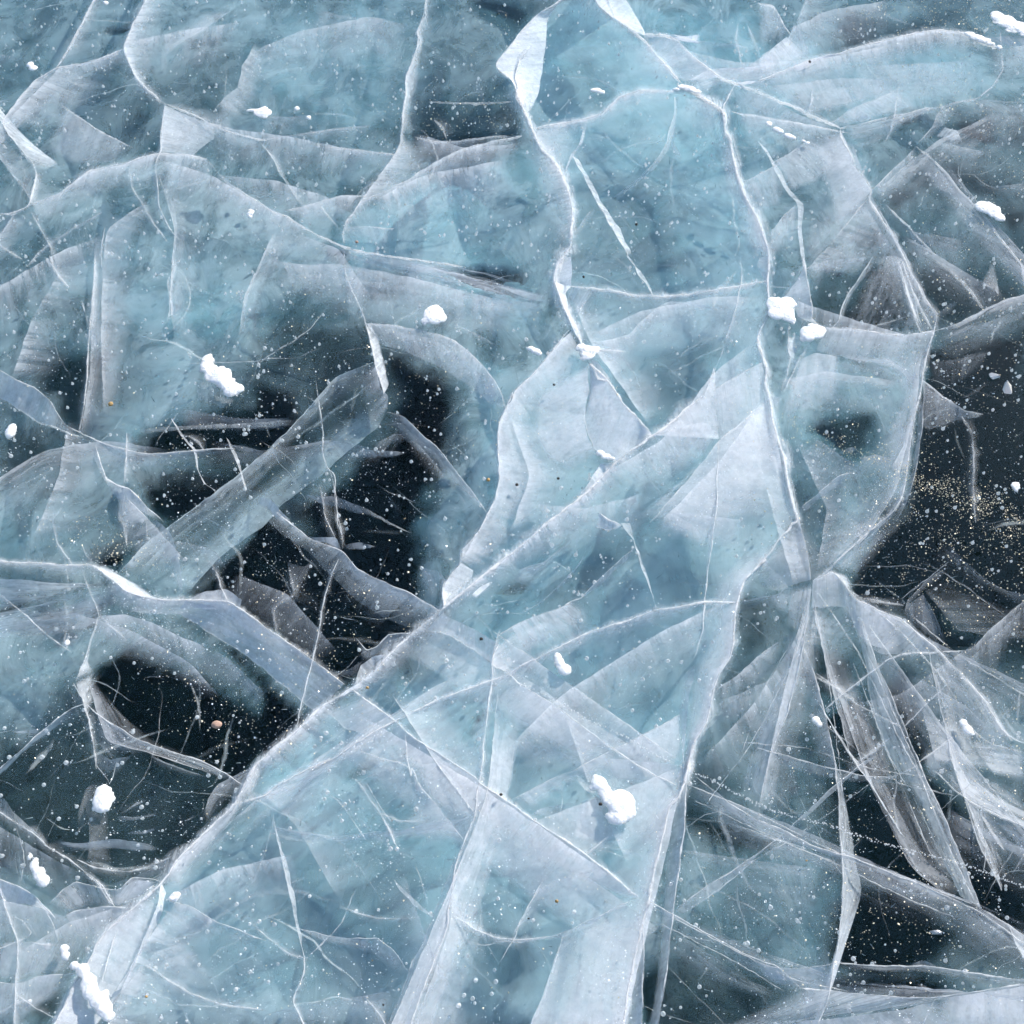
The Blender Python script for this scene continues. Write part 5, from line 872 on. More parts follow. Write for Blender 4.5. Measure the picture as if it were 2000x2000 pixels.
veil(Ln('F 1530,1130 1500,1240 1420,1400 1330,1520', 2, .6), Ln('F 1535,1130 1570,1320 1590,1500 1600,1600', 2, .6), Ln('F 1545,1120 1620,1230 1700,1400 1790,1560', 2, .6), Ln('F 1600,1110 1700,1190 1780,1280 1850,1400', 1.8, .5), Ln('F 1500,1200 1440,1300 1400,1420', 1.8, .5), Ln('F 1640,1240 1720,1420 1790,1600 1840,1700', 2, .6), Ln('F 1610,1250 1680,1430 1760,1620', 1.6, .5), Ln('F 1300,1480 1420,1530 1560,1600 1720,1660 1850,1720 1932,1780', 2.2, .6), Ln('F 1310,1510 1460,1580 1600,1640', 1.6, .5), Ln('F 1400,1560 1560,1620 1700,1690 1800,1730', 1.6, .5), Ln('F 1230,1710 1400,1800 1500,1850 1600,1870', 2, .55), Ln('F 1240,1740 1380,1810 1480,1870', 1.6, .5), Ln('F 1880,1400 1830,1480 1760,1540', 1.6, .4), Ln('F 1932,1420 1860,1400 1800,1340', 1.8, .5),
 Ln('F 1720,1160 1800,1230 1932,1310', 1.6, .4), Ln('F 1400,1400 1520,1410 1640,1450 1780,1470', 1.6, .4))
veil(V('F 690,1350 860,1480 1050,1610 1253,1760', 'F 620,1410 790,1540 980,1680 1180,1830', .40, .30, st=.2, ef=(.04, .05), soft=.15, eb=0, d0=.03, d1=.05), V('F 820,1170 960,1260 1130,1370 1290,1470', 'F 760,1230 900,1330 1060,1440 1230,1550', .36, .28, st=.2, ef=(.04, .1), soft=.15, d0=.03, d1=.05), V('F 1300,1440 1200,1480 1060,1530 960,1570', 'F 1290,1560 1180,1600 1060,1640 960,1650', .36, .26, st=.15, soft=.25))

# faint hairline cracks and wisps that nobody could count
def hairlines(n):
    P, F, film = [], [], []
    for _ in range(n):
        x, y = random.uniform(0, 2000), random.uniform(0, 2000); g = at(x, y, .05)
        if random.random() > (g.y * g.y + CAM_H ** 2) ** .5 / 3.4 + .25: continue
        ang = random.choice((.5, -.6, 1.2, 2.4)) + random.gauss(0, .45); ln = random.uniform(.04, .28); wd = random.choice((.0006, .0008, .0011, .0016, .004)) * random.uniform(.7, 1.3)
        curv = random.gauss(0, 4); d = random.uniform(.015, .10); m = int(8 + ln * 80); p = Vector((g.x, g.y, -d)); al = random.uniform(.12, .42) * (.55 if wd > .004 else 1); sd_ = random.random() * 99
        tilt = random.uniform(-.5, .5); b = len(P)
        for i in range(m):
            u = i / (m - 1); a2 = ang + curv * u * ln + .5 * mn.fractal(Vector((u * ln * 30, sd_, 0)), 1, 2, 3)
            p = p + Vector((math.cos(a2), math.sin(a2), 0)) * (ln / m); nrm = Vector((-math.sin(a2), math.cos(a2), tilt)); k = wd * (.15 + math.sin(math.pi * u)) * (1 + .6 * mn.fractal(Vector((u * ln * 60, sd_, 5)), 1, 2, 2))
            P += [tuple(p - nrm * k), tuple(p), tuple(p + nrm * k)]; e = al * min(1, 4 * u, 4 * (1 - u)); film += [0 if wd > .004 else e * .5, e, e * .2]
            if i: q = b + 3 * i; F += [(q - 3, q - 2, q + 1, q), (q - 2, q - 1, q + 2, q + 1)]
    me = bpy.data.meshes.new('hairline_cracks'); me.from_pydata(P, [], F); setattrs(me, film); me.update(); o = link('hairline_cracks', me, M_LINE, lake_ice); o['kind'] = 'stuff'
hairlines(520)

CRK = ['21 1400,1010 1280,1090 1180,1190 1100,1255 1020,1300 880,1400 740,1510 600,1660 480,1770 260,1932 12 1932,240 1760,370 1600,500 1450,620 1330,720 1220,810 1100,910 960,1040 880,1130 700,1290 600,1340 490,1400 400,1480 280,1600 130,1720 30,1810 03 1850,60 1760,210 1700,340 1560,470 1430,600 1300,720 1220,840 1170,910 1060,1010 930,1120 800,1230 700,1360 640,1490 540,1640 470,1800 400,1932', '20 40,610 35,690 90,810 150,940 200,1060 290,1150 380,1300 420,1430 440,1580 430,1700 430,1790 345,1890 21 340,40 300,170 350,310 400,420 470,540 505,640', '20 1230,610 1380,700 1520,790 1540,830 1545,950 1590,1020 1600,1130 1650,1310 1680,1400 1770,1560 1830,1720 1865,1820 1865,1932 21 1860,200 1865,310 1860,430 1800,540 1785,600 1810,700 1850,820 1840,930 1870,1040 1890,1180 1932,1340 31 190,1450 220,1650 270,1850 295,1932 32 255,70 220,130 150,200 100,280 0,390 22 1850,340 1780,400 1690,490 1650,600 1625,690 1610,850 1605,960 1580,1060 1500,1180 1470,1290 1440,1420 1410,1530 1330,1660 1300,1760 1270,1880 23 1290,0 1270,110 1250,190 1220,270 1140,360 1105,510 1080,640 1040,800 1010,950 980,1080 950,1200 910,1370 880,1500 850,1650 825,1800 810,1932']
# ------------------------------------------------------------------ snow lumps, chips and pebbles lying on the ice
LUMPS = []
def lumps(name, label, cat, spec, hk=.55, mat=None, group='scraps of snow lying on the ice', rough=.35, voxel=None, z0=.0):
    """spec: list of (tile, x, y, rx, ry) blobs in tile pixels, merged into one lump resting on the ice"""
    bm = bmesh.new(); cs = []; rm = 1
    for t, x, y, rx, ry in spec:
        ox, oy = ORG[int(t[0])], ORG[int(t[1])]; k = 520 / 1932
        X, Y = ox + x * k, oy + y * k; c = at(X, Y)
        wx = (at(X + rx * k, Y) - at(X - rx * k, Y)).length / 2; wy = (at(X, Y + ry * k) - at(X, Y - ry * k)).length / 2
        LUMPS.append((X, Y, rx * k, ry * k)) if mat is None else None; h = min(wx, wy) * hk * .40 + .003; wx *= 1.14; wy *= 1.14; cs.append(c); rm = min(rm, wx, wy, h)
        M = Matrix.Translation((c.x, c.y, h * .45 + z0)) @ Matrix.Diagonal((wx, wy, h, 1))
        bmesh.ops.create_icosphere(bm, subdivisions=3, radius=1, matrix=M)
        for _ in range(3 if mat is None and len(spec) < 12 else 0):       # ragged rim
            a_ = random.random() * 6.28; q_ = random.uniform(.25, .5); e_ = random.uniform(.65, .95)
            bmesh.ops.create_icosphere(bm, subdivisions=2, radius=1, matrix=Matrix.Translation((c.x + wx * e_ * math.cos(a_), c.y + wy * e_ * math.sin(a_), h * .2 + z0)) @ Matrix.Diagonal((wx * q_, wy * q_, h * random.uniform(.35, .7), 1)))
    for v_ in bm.verts: v_.co.z = max(v_.co.z, .0008 + z0)
    me = bpy.data.meshes.new(name); bm.to_mesh(me); bm.free()
    base = sum(cs, Vector()) / len(cs); base.z = 0
    o = link(name, me, mat or M_SNOW)
    md = o.modifiers.new('merge', 'REMESH'); md.mode = 'VOXEL'; md.voxel_size = voxel or max(.0012, min(.0035, rm * .25)); md.use_smooth_shade = True
    dg = bpy.context.evaluated_depsgraph_get(); dg.update()
    me2 = bpy.data.meshes.new_from_object(o.evaluated_get(dg)); o.modifiers.clear(); o.data = me2; bpy.data.meshes.remove(me)
    me2.name = name
    if not me2.materials: me2.materials.append(mat or M_SNOW)
    bs = bmesh.new(); bs.from_mesh(me2)
    for _ in range(6): bmesh.ops.smooth_vert(bs, verts=bs.verts, factor=.5, use_axis_x=True, use_axis_y=True, use_axis_z=True)
    bs.to_mesh(me2); bs.free()
    co = np.zeros(len(me2.vertices) * 3); nn = np.zeros(len(me2.vertices) * 3)
    me2.vertices.foreach_get('co', co); me2.vertex_normals.foreach_get('vector', nn); co = co.reshape(-1, 3); nn = nn.reshape(-1, 3)
    for i in range(len(co)):
        p = Vector(co[i]); f = mn.fractal(p * 60, 1, 2, 3) * .0040 + mn.fractal(p * 260, 1, 2, 3) * .0022
        co[i] += nn[i] * f * rough * min(2.2, rm / .008 + .4)
        co[i, 2] = max(co[i, 2], .0006 + z0)
    co -= np.array(base); me2.vertices.foreach_set('co', co.ravel()); me2.update(); o.location = base
    tag(o, label, cat, group); return o
def crust(parent, outline, a=.6, d=.02):
    """thin frozen slush under and beside a lump, sunk into the ice"""
    P = np.array(px(outline)); c = P.mean(0); rings = 7; n = 40
    Q = jitter(resample(np.vstack([P, P[:1]]), n + 1), 3, .06)[:n]; pts = []; film = []
    for r in range(rings):
        t = r / (rings - 1)
        for q in Q:
            s = c + (q - c) * t; w_ = at(s[0], s[1], d + .01 * (1 - t)); pts.append(tuple(w_)); film.append(a * (.55 + .45 * t) * (1 if t < .99 else .5))
    F = [(r * n + i, r * n + (i + 1) % n, (r + 1) * n + (i + 1) % n, (r + 1) * n + i) for r in range(rings - 1) for i in range(n)]
    me = bpy.data.meshes.new('slush_crust'); me.from_pydata(pts, [], F); setattrs(me, film, np.full(len(pts), .15), np.array(pts)); me.update()
    return link('slush_crust', me, M_SHEET, parent)
S = 'snow'
a = lumps('snow_lump', 'largest snow lump, knobbed and bright, on the lowest facet of the bright slab', S, [('23', 630, 190, 55, 50), ('23', 670, 250, 50, 50), ('23', 700, 300, 45, 55), ('23', 790, 340, 95, 95), ('23', 770, 430, 70, 55), ('23', 840, 400, 50, 50), ('23', 740, 390, 40, 60)], .5)
crust(a, '23 500,320 600,280 680,330 700,450 745,540 720,600 640,620 560,590 450,580 470,450', .75); crust(a, '23 450,110 560,110 620,180 600,260 520,240', .4)
a = lumps('snow_lump', 'twisted white snow scrap like a bow tie over dark ice, left of centre', S, [('01', 1505, 770, 40, 42), ('01', 1500, 810, 45, 40), ('01', 1540, 860, 50, 55), ('01', 1600, 880, 75, 55), ('01', 1640, 930, 50, 50), ('01', 1680, 975, 55, 50), ('01', 1720, 970, 50, 32)], .45)
crust(a, '01 1420,920 1500,900 1620,960 1700,1050 1600,1110 1540,1060 1440,1050', .3)
lumps('snow_lump', 'round snow pellet with a small tail, above the arching pale sheet', S, [('11', 1290, 437, 68, 62), ('11', 1225, 480, 28, 20), ('11', 1250, 465, 30, 30)], .5)
lumps('snow_lump', 'square-cut snow lump against the right edge of the bright slab', S, [('31', 120, 360, 55, 48), ('31', 210, 350, 55, 40), ('31', 130, 420, 55, 45), ('31', 210, 430, 50, 50), ('31', 245, 470, 25, 24), ('31', 165, 390, 60, 60)], .4)
a = lumps('snow_lump', 'oval snow lump with a grey crusted tail just right of the square-cut lump', S, [('31', 360, 575, 50, 48), ('31', 420, 560, 60, 45), ('31', 460, 545, 30, 25)], .45)
crust(a, '31 270,570 320,580 310,650 280,710 235,690 230,630', .6)
a = lumps('snow_lump', 'knot of white frost where the bent crack forks beside the bright slab', S, [('21', 500, 670, 36, 24), ('21', 560, 690, 60, 32), ('21', 545, 725, 50, 28), ('21', 610, 675, 28, 14)], .25, rough=.5)
lumps('snow_lump', 'small flat snow flake on blue ice left of the frost knot', S, [('21', 135, 678, 26, 14), ('21', 170, 695, 32, 18), ('21', 195, 712, 22, 14)], .35)
lumps('snow_lump', 'sliver of packed snow along the foot of the bright white triangle', S, [('21', 640, 1435, 32, 18), ('21', 680, 1460, 36, 20), ('21', 720, 1475, 26, 14)], .3, rough=.5)
lumps('snow_lump', 'bean-shaped white snow bit on blue ice in the middle of the slab', S, [('22', 330, 1060, 28, 34), ('22', 345, 1105, 32, 40), ('22', 385, 1150, 44, 38)], .5)
lumps('snow_lump', 'egg-shaped snow lump on black ice near the left edge, below the forked crack', S, [('03', 745, 265, 52, 60), ('03', 750, 330, 62, 65), ('03', 730, 310, 50, 60)], .5)
lumps('snow_lump', 'carrot-shaped snow scrap on dark ice close to the left edge', S, [('03', 220, 720, 18, 26), ('03', 255, 780, 28, 45), ('03', 290, 850, 38, 50), ('03', 320, 900, 42, 42)], .5)
lumps('snow_lump', 'long broken snow streak lying across the bottom left corner', S, [('03', 465, 1390, 26, 28), ('03', 475, 1440, 30, 32), ('03', 540, 1515, 36, 30), ('03', 600, 1545, 46, 46), ('03', 640, 1630, 46, 60), ('03', 660, 1690, 54, 60), ('03', 720, 1760, 62, 60), ('03', 760, 1820, 56, 60), ('03', 795, 1880, 40, 36)], .4)
lumps('snow_lump', 'small tufted snow crumb on the slab right of the great diagonal crack, lower left', S, [('03', 1265, 1020, 34, 30), ('03', 1290, 995, 20, 16)], .35, rough=.6)
lumps('snow_lump', 'small white snow ball at the left edge of the picture', S, [('01', 82, 1275, 36, 46)], .6)
lumps('snow_lump', 'small leaning snow bit on the drooping band below the right node', S, [('32', 420, 1515, 28, 26), ('32', 445, 1545, 24, 22)], .5)
lumps('snow_lump', 'pale slanted snow bit on the feathered sheet near the right edge', S, [('32', 1490, 1540, 30, 30), ('32', 1520, 1585, 36, 34), ('32', 1540, 1605, 24, 20)], .35)
lumps('snow_lump', 'oval flat snow patch on dark ice, upper right', S, [('30', 1640, 1510, 60, 36), ('30', 1700, 1535, 55, 42), ('30', 1750, 1580, 36, 26), ('30', 1775, 1600, 18, 10)], .25, rough=.5)
lumps('snow_lump', 'big bright snow drift patch at the top right corner', S, [('30', 1740, 130, 50, 36), ('30', 1800, 165, 70, 40), ('30', 1870, 200, 70, 34), ('30', 1932, 230, 50, 26)], .3)
lumps('snow_lump', 'thin bright snow strip below the corner drift, ending at the curled crack', S, [('30', 1540, 255, 34, 16), ('30', 1590, 280, 46, 20), ('30', 1640, 300, 46, 16), ('30', 1690, 325, 30, 10), ('30', 1750, 350, 22, 12)], .25)
lumps('snow_lump', 'first small white dash in the chain of snow dashes, upper right', S, [('30', 78, 905, 24, 15)], .4)
lumps('snow_lump', 'longest white dash in the middle of the chain of snow dashes, upper right', S, [('30', 130, 945, 26, 14), ('30', 160, 960, 24, 14)], .4)
lumps('snow_lump', 'white dash third along the chain of snow dashes, upper right', S, [('30', 215, 990, 30, 14), ('30', 248, 1005, 24, 12)], .4)
lumps('snow_lump', 'thin last dash of the chain of snow dashes, nearest the right node', S, [('30', 330, 1028, 16, 7), ('30', 358, 1043, 18, 8)], .4)
lumps('snow_lump', 'white crust at the star where cracks meet, upper right of centre', S, [('20', 1240, 635, 36, 14), ('20', 1290, 650, 40, 18), ('20', 1340, 670, 28, 14), ('20', 1190, 655, 26, 7)], .15, rough=.5)
lumps('snow_lump', 'cream snow fleck on blue ice inside the upper slab', S, [('20', 610, 660, 40, 14), ('20', 645, 672, 30, 12)], .3)
lumps('snow_lump', 'pointed snow fleck on hazy ice, upper left', S, [('00', 1900, 815, 50, 22), ('10', 50, 825, 60, 30), ('10', 60, 800, 24, 18), ('00', 1830, 808, 40, 9)], .3)
lumps('snow_lump', 'tiny snow fleck right of the pointed one, upper left', S, [('10', 297, 793, 18, 14)], .4)
lumps('snow_lump', 'tiny flat snow fleck below right of the pointed one, upper left', S, [('10', 383, 860, 18, 12)], .4)
lumps('snow_lump', 'leaning snow fleck on blue ice near the left edge, at the top', S, [('00', 222, 475, 22, 18), ('00', 245, 500, 30, 16)], .35)
lumps('snow_lump', 'small snow fleck at the top edge between two cracks, upper left', S, [('00', 770, 26, 20, 10)], .35)
lumps('snow_lump', 'icy crumb of frost on hazy ice left of the dark-streaked crack', S, [('00', 1817, 1555, 24, 26)], .5, rough=.8)
lumps('snow_lump', 'small white blob of frost on streaked ice near the left crack band', S, [('02', 490, 955, 20, 22)], .5)
lumps('snow_lump', 'pale star of frost on black ice at the right edge', S, [('31', 1865, 1670, 26, 24), ('31', 1870, 1700, 18, 20)], .4, rough=.8)
M_CHIP = mat_plain('clear_ice_chip', (.85, .90, .95), .08, .9, .6)
C = 'ice chip'
def chip(label, t, x, y, rx, ry, hk, group):
    """a sharp-edged splinter of clear ice lying on the surface"""
    X, Y = ORG[int(t[0])] + x * 520 / 1932, ORG[int(t[1])] + y * 520 / 1932; k = 520 / 1932; c = at(X, Y)
    wx = (at(X + rx * k, Y) - at(X - rx * k, Y)).length / 2; wy = (at(X, Y + ry * k) - at(X, Y - ry * k)).length / 2; h = min(wx, wy) * hk
    bm = bmesh.new()
    for _ in range(13):
        a_ = random.random() * 6.28; r_ = random.uniform(.7, 1.05); z = random.choice((0, 0, .5, 1, .8)); r_ *= 1 - .35 * z
        bm.verts.new((wx * r_ * math.cos(a_), wy * r_ * math.sin(a_), .0006 + h * z * random.uniform(.8, 1.1)))
    g_ = bmesh.ops.convex_hull(bm, input=bm.verts); bmesh.ops.delete(bm, geom=[v_ for v_ in bm.verts if not v_.link_faces], context='VERTS')
    me = bpy.data.meshes.new('ice_chip'); bm.to_mesh(me); bm.free(); o = link('ice_chip', me, M_CHIP); o.location = (c.x, c.y, 0); tag(o, label, 'ice chip', group)
chip('flat glassy ice chip on black ice at the right edge, upper of two', '31', 1710, 876, 60, 24, .7, 'glassy ice chips at the right edge')
chip('chunky glassy ice chip on black ice at the right edge, lower of two', '31', 1805, 960, 48, 48, .9, 'glassy ice chips at the right edge')
chip('shiny ice chip on black ice in the lower right', '33', 1290, 1265, 50, 20, .8, None)
M_PEB = mat_plain('pink_pebble', (.42, .27, .20), .8); M_AMB = mat_plain('amber_grain', (.42, .26, .10), .7); M_DIRT = mat_plain('dark_grit', (.035, .028, .022), .8)
lumps('pebble', 'pinkish orange pebble on the black pool near the left edge', 'pebble', [('02', 1575, 1548, 36, 26)], .7, M_PEB, None, .2)
def grain(label, t, x, y, r, m, g): lumps('grit_grain', label, 'grit', [(t, x, y, r, r * .8)], .7, m, g, .3)
gg = 'coloured grit grains on the ice'
grain('amber grain of grit beside the branching crack, left', '01', 805, 1080, 17, M_AMB, gg)
grain('amber grain on the bright slab near the bottom, left of the jagged crack', '23', 325, 1043, 16, M_AMB, gg)
grain('amber grain at the bottom left, right of the snow streak', '03', 1065, 1738, 16, M_AMB, gg)
grain('amber grain in blue ice at the bottom, left of the forked crack', '13', 845, 1475, 11, M_AMB, gg)
grain('yellow grain on the streaked fracture, lower right', '33', 350, 750, 12, M_AMB, gg)
grain('orange grain in blue water-clear ice left of the pale lobe', '11', 1685, 1630, 13, M_AMB, gg)
grain('orange fleck of grit right above the long dark-streaked crack, upper left', '10', 733, 1762, 13, M_PEB, gg)
grain('orange grain under the great diagonal crack near the lower crossing', '12', 808, 1280, 13, M_AMB, gg)
gd = 'dark grit specks on the bright slab'
for lab, t, x, y, r in [('black speck at the neck of the largest snow lump', '23', 640, 340, 15), ('dark speck left of the bean-shaped snow, right of the pale sheet crossing', '12', 1635, 927, 13), ('dark speck on the rounded pale lobe near its left rim', '21', 35, 1665, 12), ('dark speck on the pale lobe, right of the rim speck', '21', 337, 1620, 10),
    ('dark speck in blue ice right of the bent white crack', '21', 518, 157, 10), ('dark speck in blue ice beside the straight pale splinter', '20', 903, 1635, 11), ('dark speck on dim blue ice near the bottom, left of the forked crack', '13', 925, 1795, 12), ('dark speck beside the straight fracture, left of the largest snow lump', '13', 1778, 270, 13), ('dark speck on the bright ragged rim, top right', '30', 375, 455, 10),
    ('dark speck on the bright slab foot, left of the amber grain', '23', 120, 1170, 11), ('tiny dark speck inside the pale lobe, above its middle', '21', 305, 940, 9)]:
    grain(lab, t, x, y, r, M_DIRT, gd)

# dotted scratch: beads of frost in a row
def beads(label, path, n, parent_name):
    q = resample(px(path), n); bm = bmesh.new(); b0 = at(*q[0])
    for p in q:
        if random.random() < .12: continue
        c = at(p[0] + random.gauss(0, 1.6), p[1] + random.gauss(0, 1.6), .004); r = random.uniform(.0005, .0016)
        bmesh.ops.create_icosphere(bm, subdivisions=1, radius=r, matrix=Matrix.Translation(c - b0))
    me = bpy.data.meshes.new(parent_name); bm.to_mesh(me); bm.free(); o = link(parent_name, me, M_BUB); o.location = b0; tag(o, label, 'scratch', 'dotted scratches in the ice'); return o
beads('dotted white scratch crossing the blue facet below the bean-shaped snow', '22 60,1240 250,1330 500,1480 700,1570 860,1650 1040,1760 1240,1860', 130, 'dotted_scratch')
beads('dotted white scratch running right across black ice to the right edge, lower right', '23 1290,90 1560,220 1800,350 1932,400 33 300,440 520,490 700,560 900,620 1200,690 1500,780 1750,860 1932,940', 260, 'dotted_scratch')

# ------------------------------------------------------------------ air bubbles frozen in the ice
def drop_mesh(tail, seg=8):
    prof = [(0, -1), (.62, -.78), (.98, -.25), (.95, .2), (.62, .7), (.34, 1.2), (.2, 1.2 + tail * .5), (.04, 1.2 + tail)]
    bm = bmesh.new(); rings = []
    for r, z in prof[1:-1]: rings.append([bm.verts.new((r * math.cos(2 * math.pi * k / seg), r * math.sin(2 * math.pi * k / seg), z)) for k in range(seg)])
    b = bm.verts.new((0, 0, -1)); t = bm.verts.new((0, 0, prof[-1][1]))
    for k in range(seg):
        k2 = (k + 1) % seg; bm.faces.new((b, rings[0][k2], rings[0][k])); bm.faces.new((t, rings[-1][k], rings[-1][k2]))
        for i in range(len(rings) - 1): bm.faces.new((rings[i][k], rings[i][k2], rings[i + 1][k2], rings[i + 1][k]))
    me = bpy.data.meshes.new('air_bubble'); bm.to_mesh(me); bm.free(); me.polygons.foreach_set('use_smooth', np.ones(len(me.polygons), bool)); me.materials.append(M_BUB); return me
DROPS = [drop_mesh(t) for t in (.3, 1.0, 1.8)]
bub = []
while len(bub) < 4900:
    X, Y = random.uniform(-300, 2300), random.uniform(-60, 2250)
    g = at(X, Y); keep = (g.y * g.y + CAM_H ** 2) ** 1.5 / 15.0      # even spread over the ice, not over the picture
    if random.random() > keep: continue
    k = 1 if random.random() < .72 else random.randint(2, 3)
    for _ in range(k):
        p = g + Vector((random.gauss(0, .006), random.gauss(0, .006), 0)) * (k > 1)
        bub.append((p.x, p.y, -random.uniform(.012, .05), random.choice((.8, 1, 1.2, 1.5, 1.9, 2.2)) * random.uniform(.85, 1.15) * .00150, random.randrange(3)))
bub.sort(key=lambda b: (not all(0 <= q <= 2000 for q in project(np.float64(b[0]), np.float64(b[1]), np.float64(b[2]))), -b[3] / math.sqrt(b[0] ** 2 + b[1] ** 2 + CAM_H ** 2)))
for x, y, z, r, k in bub[:300]:
    o = bpy.data.objects.new('air_bubble', DROPS[k]); COL.objects.link(o); o.parent = lake_ice; o.location = (x, y, z); o.scale = (r, r, r); o.rotation_euler = (random.gauss(0, .12), random.gauss(0, .12), random.random() * 6)
def joined(name, base, inst, mat, parent):
    """many tiny copies of a mesh joined into one (positions, scales, rotation matrices)"""
    nv = len(base.vertices); co = np.zeros(nv * 3); base.vertices.foreach_get('co', co); co = co.reshape(-1, 3)
    fs = [tuple(p.vertices) for p in base.polygons]; P = []; F = []
    for i, (loc, s, M) in enumerate(inst):
        P.append((co * s) @ M.T + loc); F += [tuple(v_ + i * nv for v_ in f) for f in fs]
    me = bpy.data.meshes.new(name); me.from_pydata(np.vstack(P).tolist(), [], F); me.update(); o = link(name, me, mat, parent); o['kind'] = 'stuff'; return o
I3 = np.eye(3)
def rotm():
    q = rng.normal(size=4); q /= np.linalg.norm(q); w_, x, y, z = q
    return np.array([[1 - 2 * (y * y + z * z), 2 * (x * y - z * w_), 2 * (x * z + y * w_)], [2 * (x * y + z * w_), 1 - 2 * (x * x + z * z), 2 * (y * z - x * w_)], [2 * (x * z - y * w_), 2 * (y * z + x * w_), 1 - 2 * (x * x + y * y)]])
small = drop_mesh(.6, 5)
joined('air_bubbles', small, [(np.array((x, y, z)), r, I3) for x, y, z, r, k in bub[300:]], M_BUB, lake_ice)
# long gas needles standing in the clear black ice
ned = bmesh.new(); bmesh.ops.create_cone(ned, segments=4, radius1=1, radius2=.2, depth=2, cap_ends=True); nm = bpy.data.meshes.new('gas_needle'); ned.to_mesh(nm); ned.free()
inst = []
for _ in range(700):
    X, Y = random.uniform(0, 2000), random.uniform(300, 2000); g = at(X, Y, .05)
    inst.append((np.array((g.x, g.y, -random.uniform(.03, .09))), np.array((.0006, .0006, random.uniform(.003, .009))), np.array(Matrix.Rotation(random.gauss(.25, .25), 3, 'X') @ Matrix.Rotation(random.gauss(0, .3), 3, 'Y'))))
M_NEED = mat_plain('gas_needle', (.30, .34, .36), .7); joined('gas_needles', nm, inst, M_NEED, lake_ice)

# ------------------------------------------------------------------ hoar frost and wind-blown snow grains on the surface
M_DUST = mat_frost('frost_dust', (.9, .92, .95, 1), .25, .35); M_GLINT = mat_frost('sun_glint_crystal', (1.0, .85, .62, 1), .45, .35)  # gold of the sun's glint is put into the glint crystals' colour
oc = bmesh.new(); bmesh.ops.create_icosphere(oc, subdivisions=0 or 1, radius=1); oc.free()
oc = bmesh.new()
vs = [oc.verts.new(c) for c in ((1, 0, 0), (0, 1, 0), (-1, 0, 0), (0, -1, 0), (0, 0, .5), (0, 0, -.5))]
for i in range(4): oc.faces.new((vs[i], vs[(i + 1) % 4], vs[4])); oc.faces.new((vs[(i + 1) % 4], vs[i], vs[5]))
om = bpy.data.meshes.new('crystal'); oc.to_mesh(om); oc.free()
def flakes(pts, s0, s1):
    out = []
    for X, Y in pts:
        g = at(X, Y); s = min(.0022, random.lognormvariate(0, .42) * (s0 + s1) / 2); out.append((np.array((g.x, g.y, s * .5 + .0003)), s, rotm()))
    return out
def scatter(spec):
    pts = []
    for c, rx, ry, ang, n in spec:
        (cx, cy), = px(c); a_ = R(ang)
        for _ in range(n):
            u, v_ = random.gauss(0, .5) * rx, random.gauss(0, .5) * ry
            x, y = cx + u * math.cos(a_) - v_ * math.sin(a_), cy + u * math.sin(a_) + v_ * math.cos(a_)
            if mn.noise(Vector((x * .03, y * .03, 2))) + .55 > random.random() * 1.1: pts.append((x, y))
    return pts
uni = [(random.uniform(-200, 2200), random.uniform(-40, 2200)) for _ in range(42000)]
uni = [p for p in uni if mn.noise(Vector((p[0] * .006, p[1] * .006, 5))) * 1.6 + mn.noise(Vector((p[0] * .03, p[1] * .03, 8))) * .7 + .5 > random.random()]
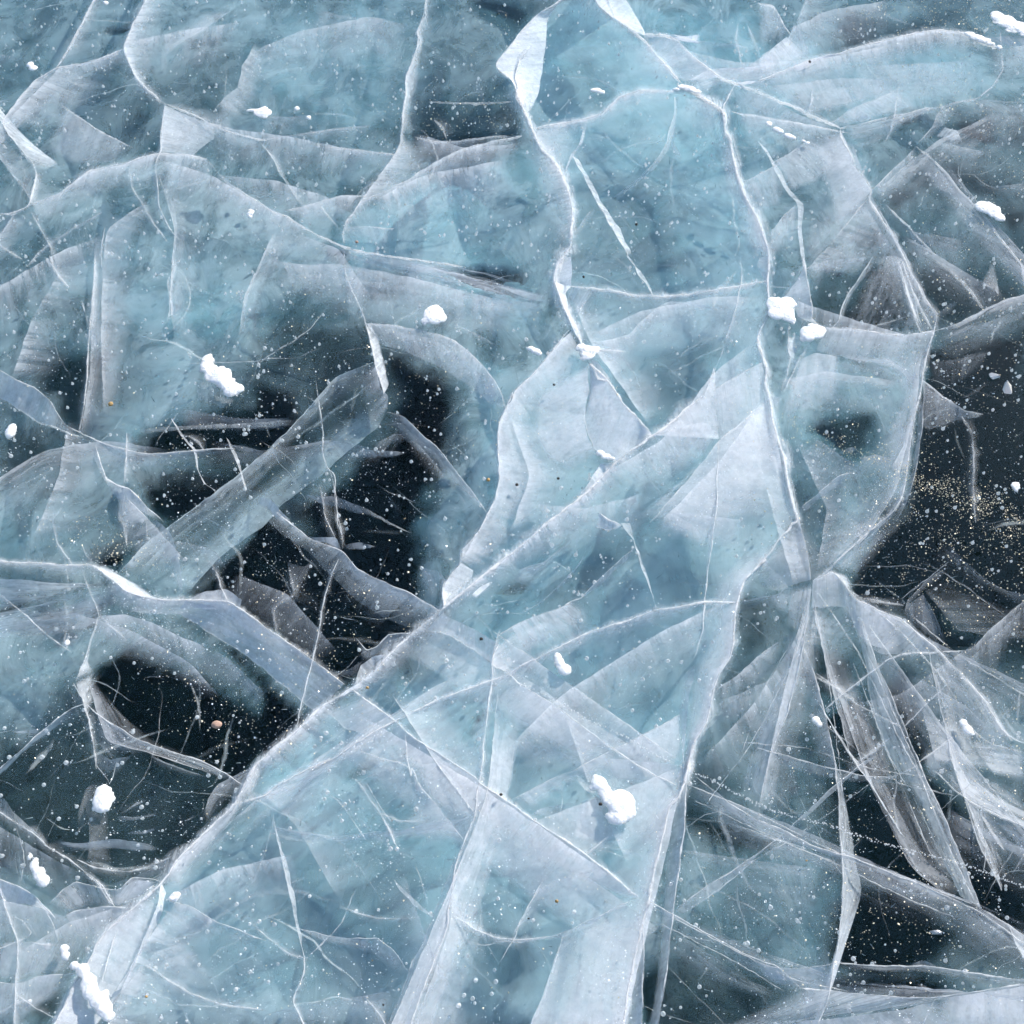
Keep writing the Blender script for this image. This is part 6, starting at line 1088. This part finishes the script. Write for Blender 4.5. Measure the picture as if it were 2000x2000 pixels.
dust = scatter([('13 850,700', 90, 70, 40, 500), ('10 700,150', 300, 90, 10, 700), ('00 1400,1400', 220, 120, 20, 600), ('10 200,1700', 200, 80, 25, 600), ('01 600,60', 250, 150, 0, 500), ('02 1150,800', 200, 70, 40, 900), ('02 900,560', 110, 30, 40, 400), ('11 900,430', 150, 60, 20, 500), ('11 1600,700', 160, 100, 40, 500),
    ('30 1300,500', 260, 70, 10, 900), ('30 400,1400', 160, 120, 40, 700), ('21 1000,1450', 120, 50, 40, 400), ('21 1350,1800', 120, 80, -40, 500), ('31 500,1550', 140, 30, 22, 500), ('20 1100,1350', 120, 60, 20, 250), ('32 500,200', 100, 60, 0, 300), ('02 1500,300', 120, 60, -30, 300), ('12 800,1700', 200, 60, -30, 400)])
for X, Y, rx, ry in LUMPS:
    for _ in range(int(6 + rx * 1.4)): a_ = random.random() * 6.28; r_ = random.gauss(1.1, .22); dust.append((X + rx * r_ * math.cos(a_), Y + ry * r_ * math.sin(a_)))
for pl, n_ in ((CRK[0], 900), (CRK[1], 700), (CRK[2], 900)):
    q = resample(px(pl), 400)
    for _ in range(n_): p = q[random.randrange(400)]; dust.append((p[0] + random.gauss(0, 14), p[1] + random.gauss(0, 14)))
joined('frost_dust', om, flakes(uni + dust, .00032, .00082), M_DUST, lake_ice)
gl = scatter([('31 900,1500', 330, 26, 21, 900), ('31 1550,1800', 250, 45, 24, 2400), ('32 1500,60', 330, 110, 15, 1700), ('32 1200,260', 260, 90, 10, 900), ('32 1400,800', 240, 110, 10, 700), ('31 1600,900', 300, 300, -15, 1800), ('31 1500,300', 220, 120, -10, 500), ('30 1000,60', 240, 55, 12, 1500), ('30 1780,60', 160, 70, 10, 1300), ('30 1750,850', 160, 60, 5, 600), ('30 1100,480', 230, 60, 5, 500), ('30 1750,1250', 160, 130, 20, 500),
    ('33 1100,800', 260, 150, 15, 600), ('33 900,1300', 260, 120, 10, 500), ('33 1700,200', 200, 120, 20, 400), ('32 1600,1300', 200, 200, 20, 500), ('11 1300,1000', 260, 120, 20, 500), ('12 500,800', 260, 220, 10, 1100), ('02 1600,1450', 180, 90, 30, 350), ('02 800,250', 110, 50, 20, 450), ('10 1500,850', 160, 40, 3, 350), ('10 1750,260', 90, 50, 0, 250), ('01 1500,1300', 220, 120, 0, 350), ('11 500,600', 220, 160, 20, 350)])
gl += [(random.uniform(0, 2000), random.uniform(0, 2000)) for _ in range(900)]
joined('frost_crystals', om, flakes(gl, .00045, .0010), M_GLINT, lake_ice)
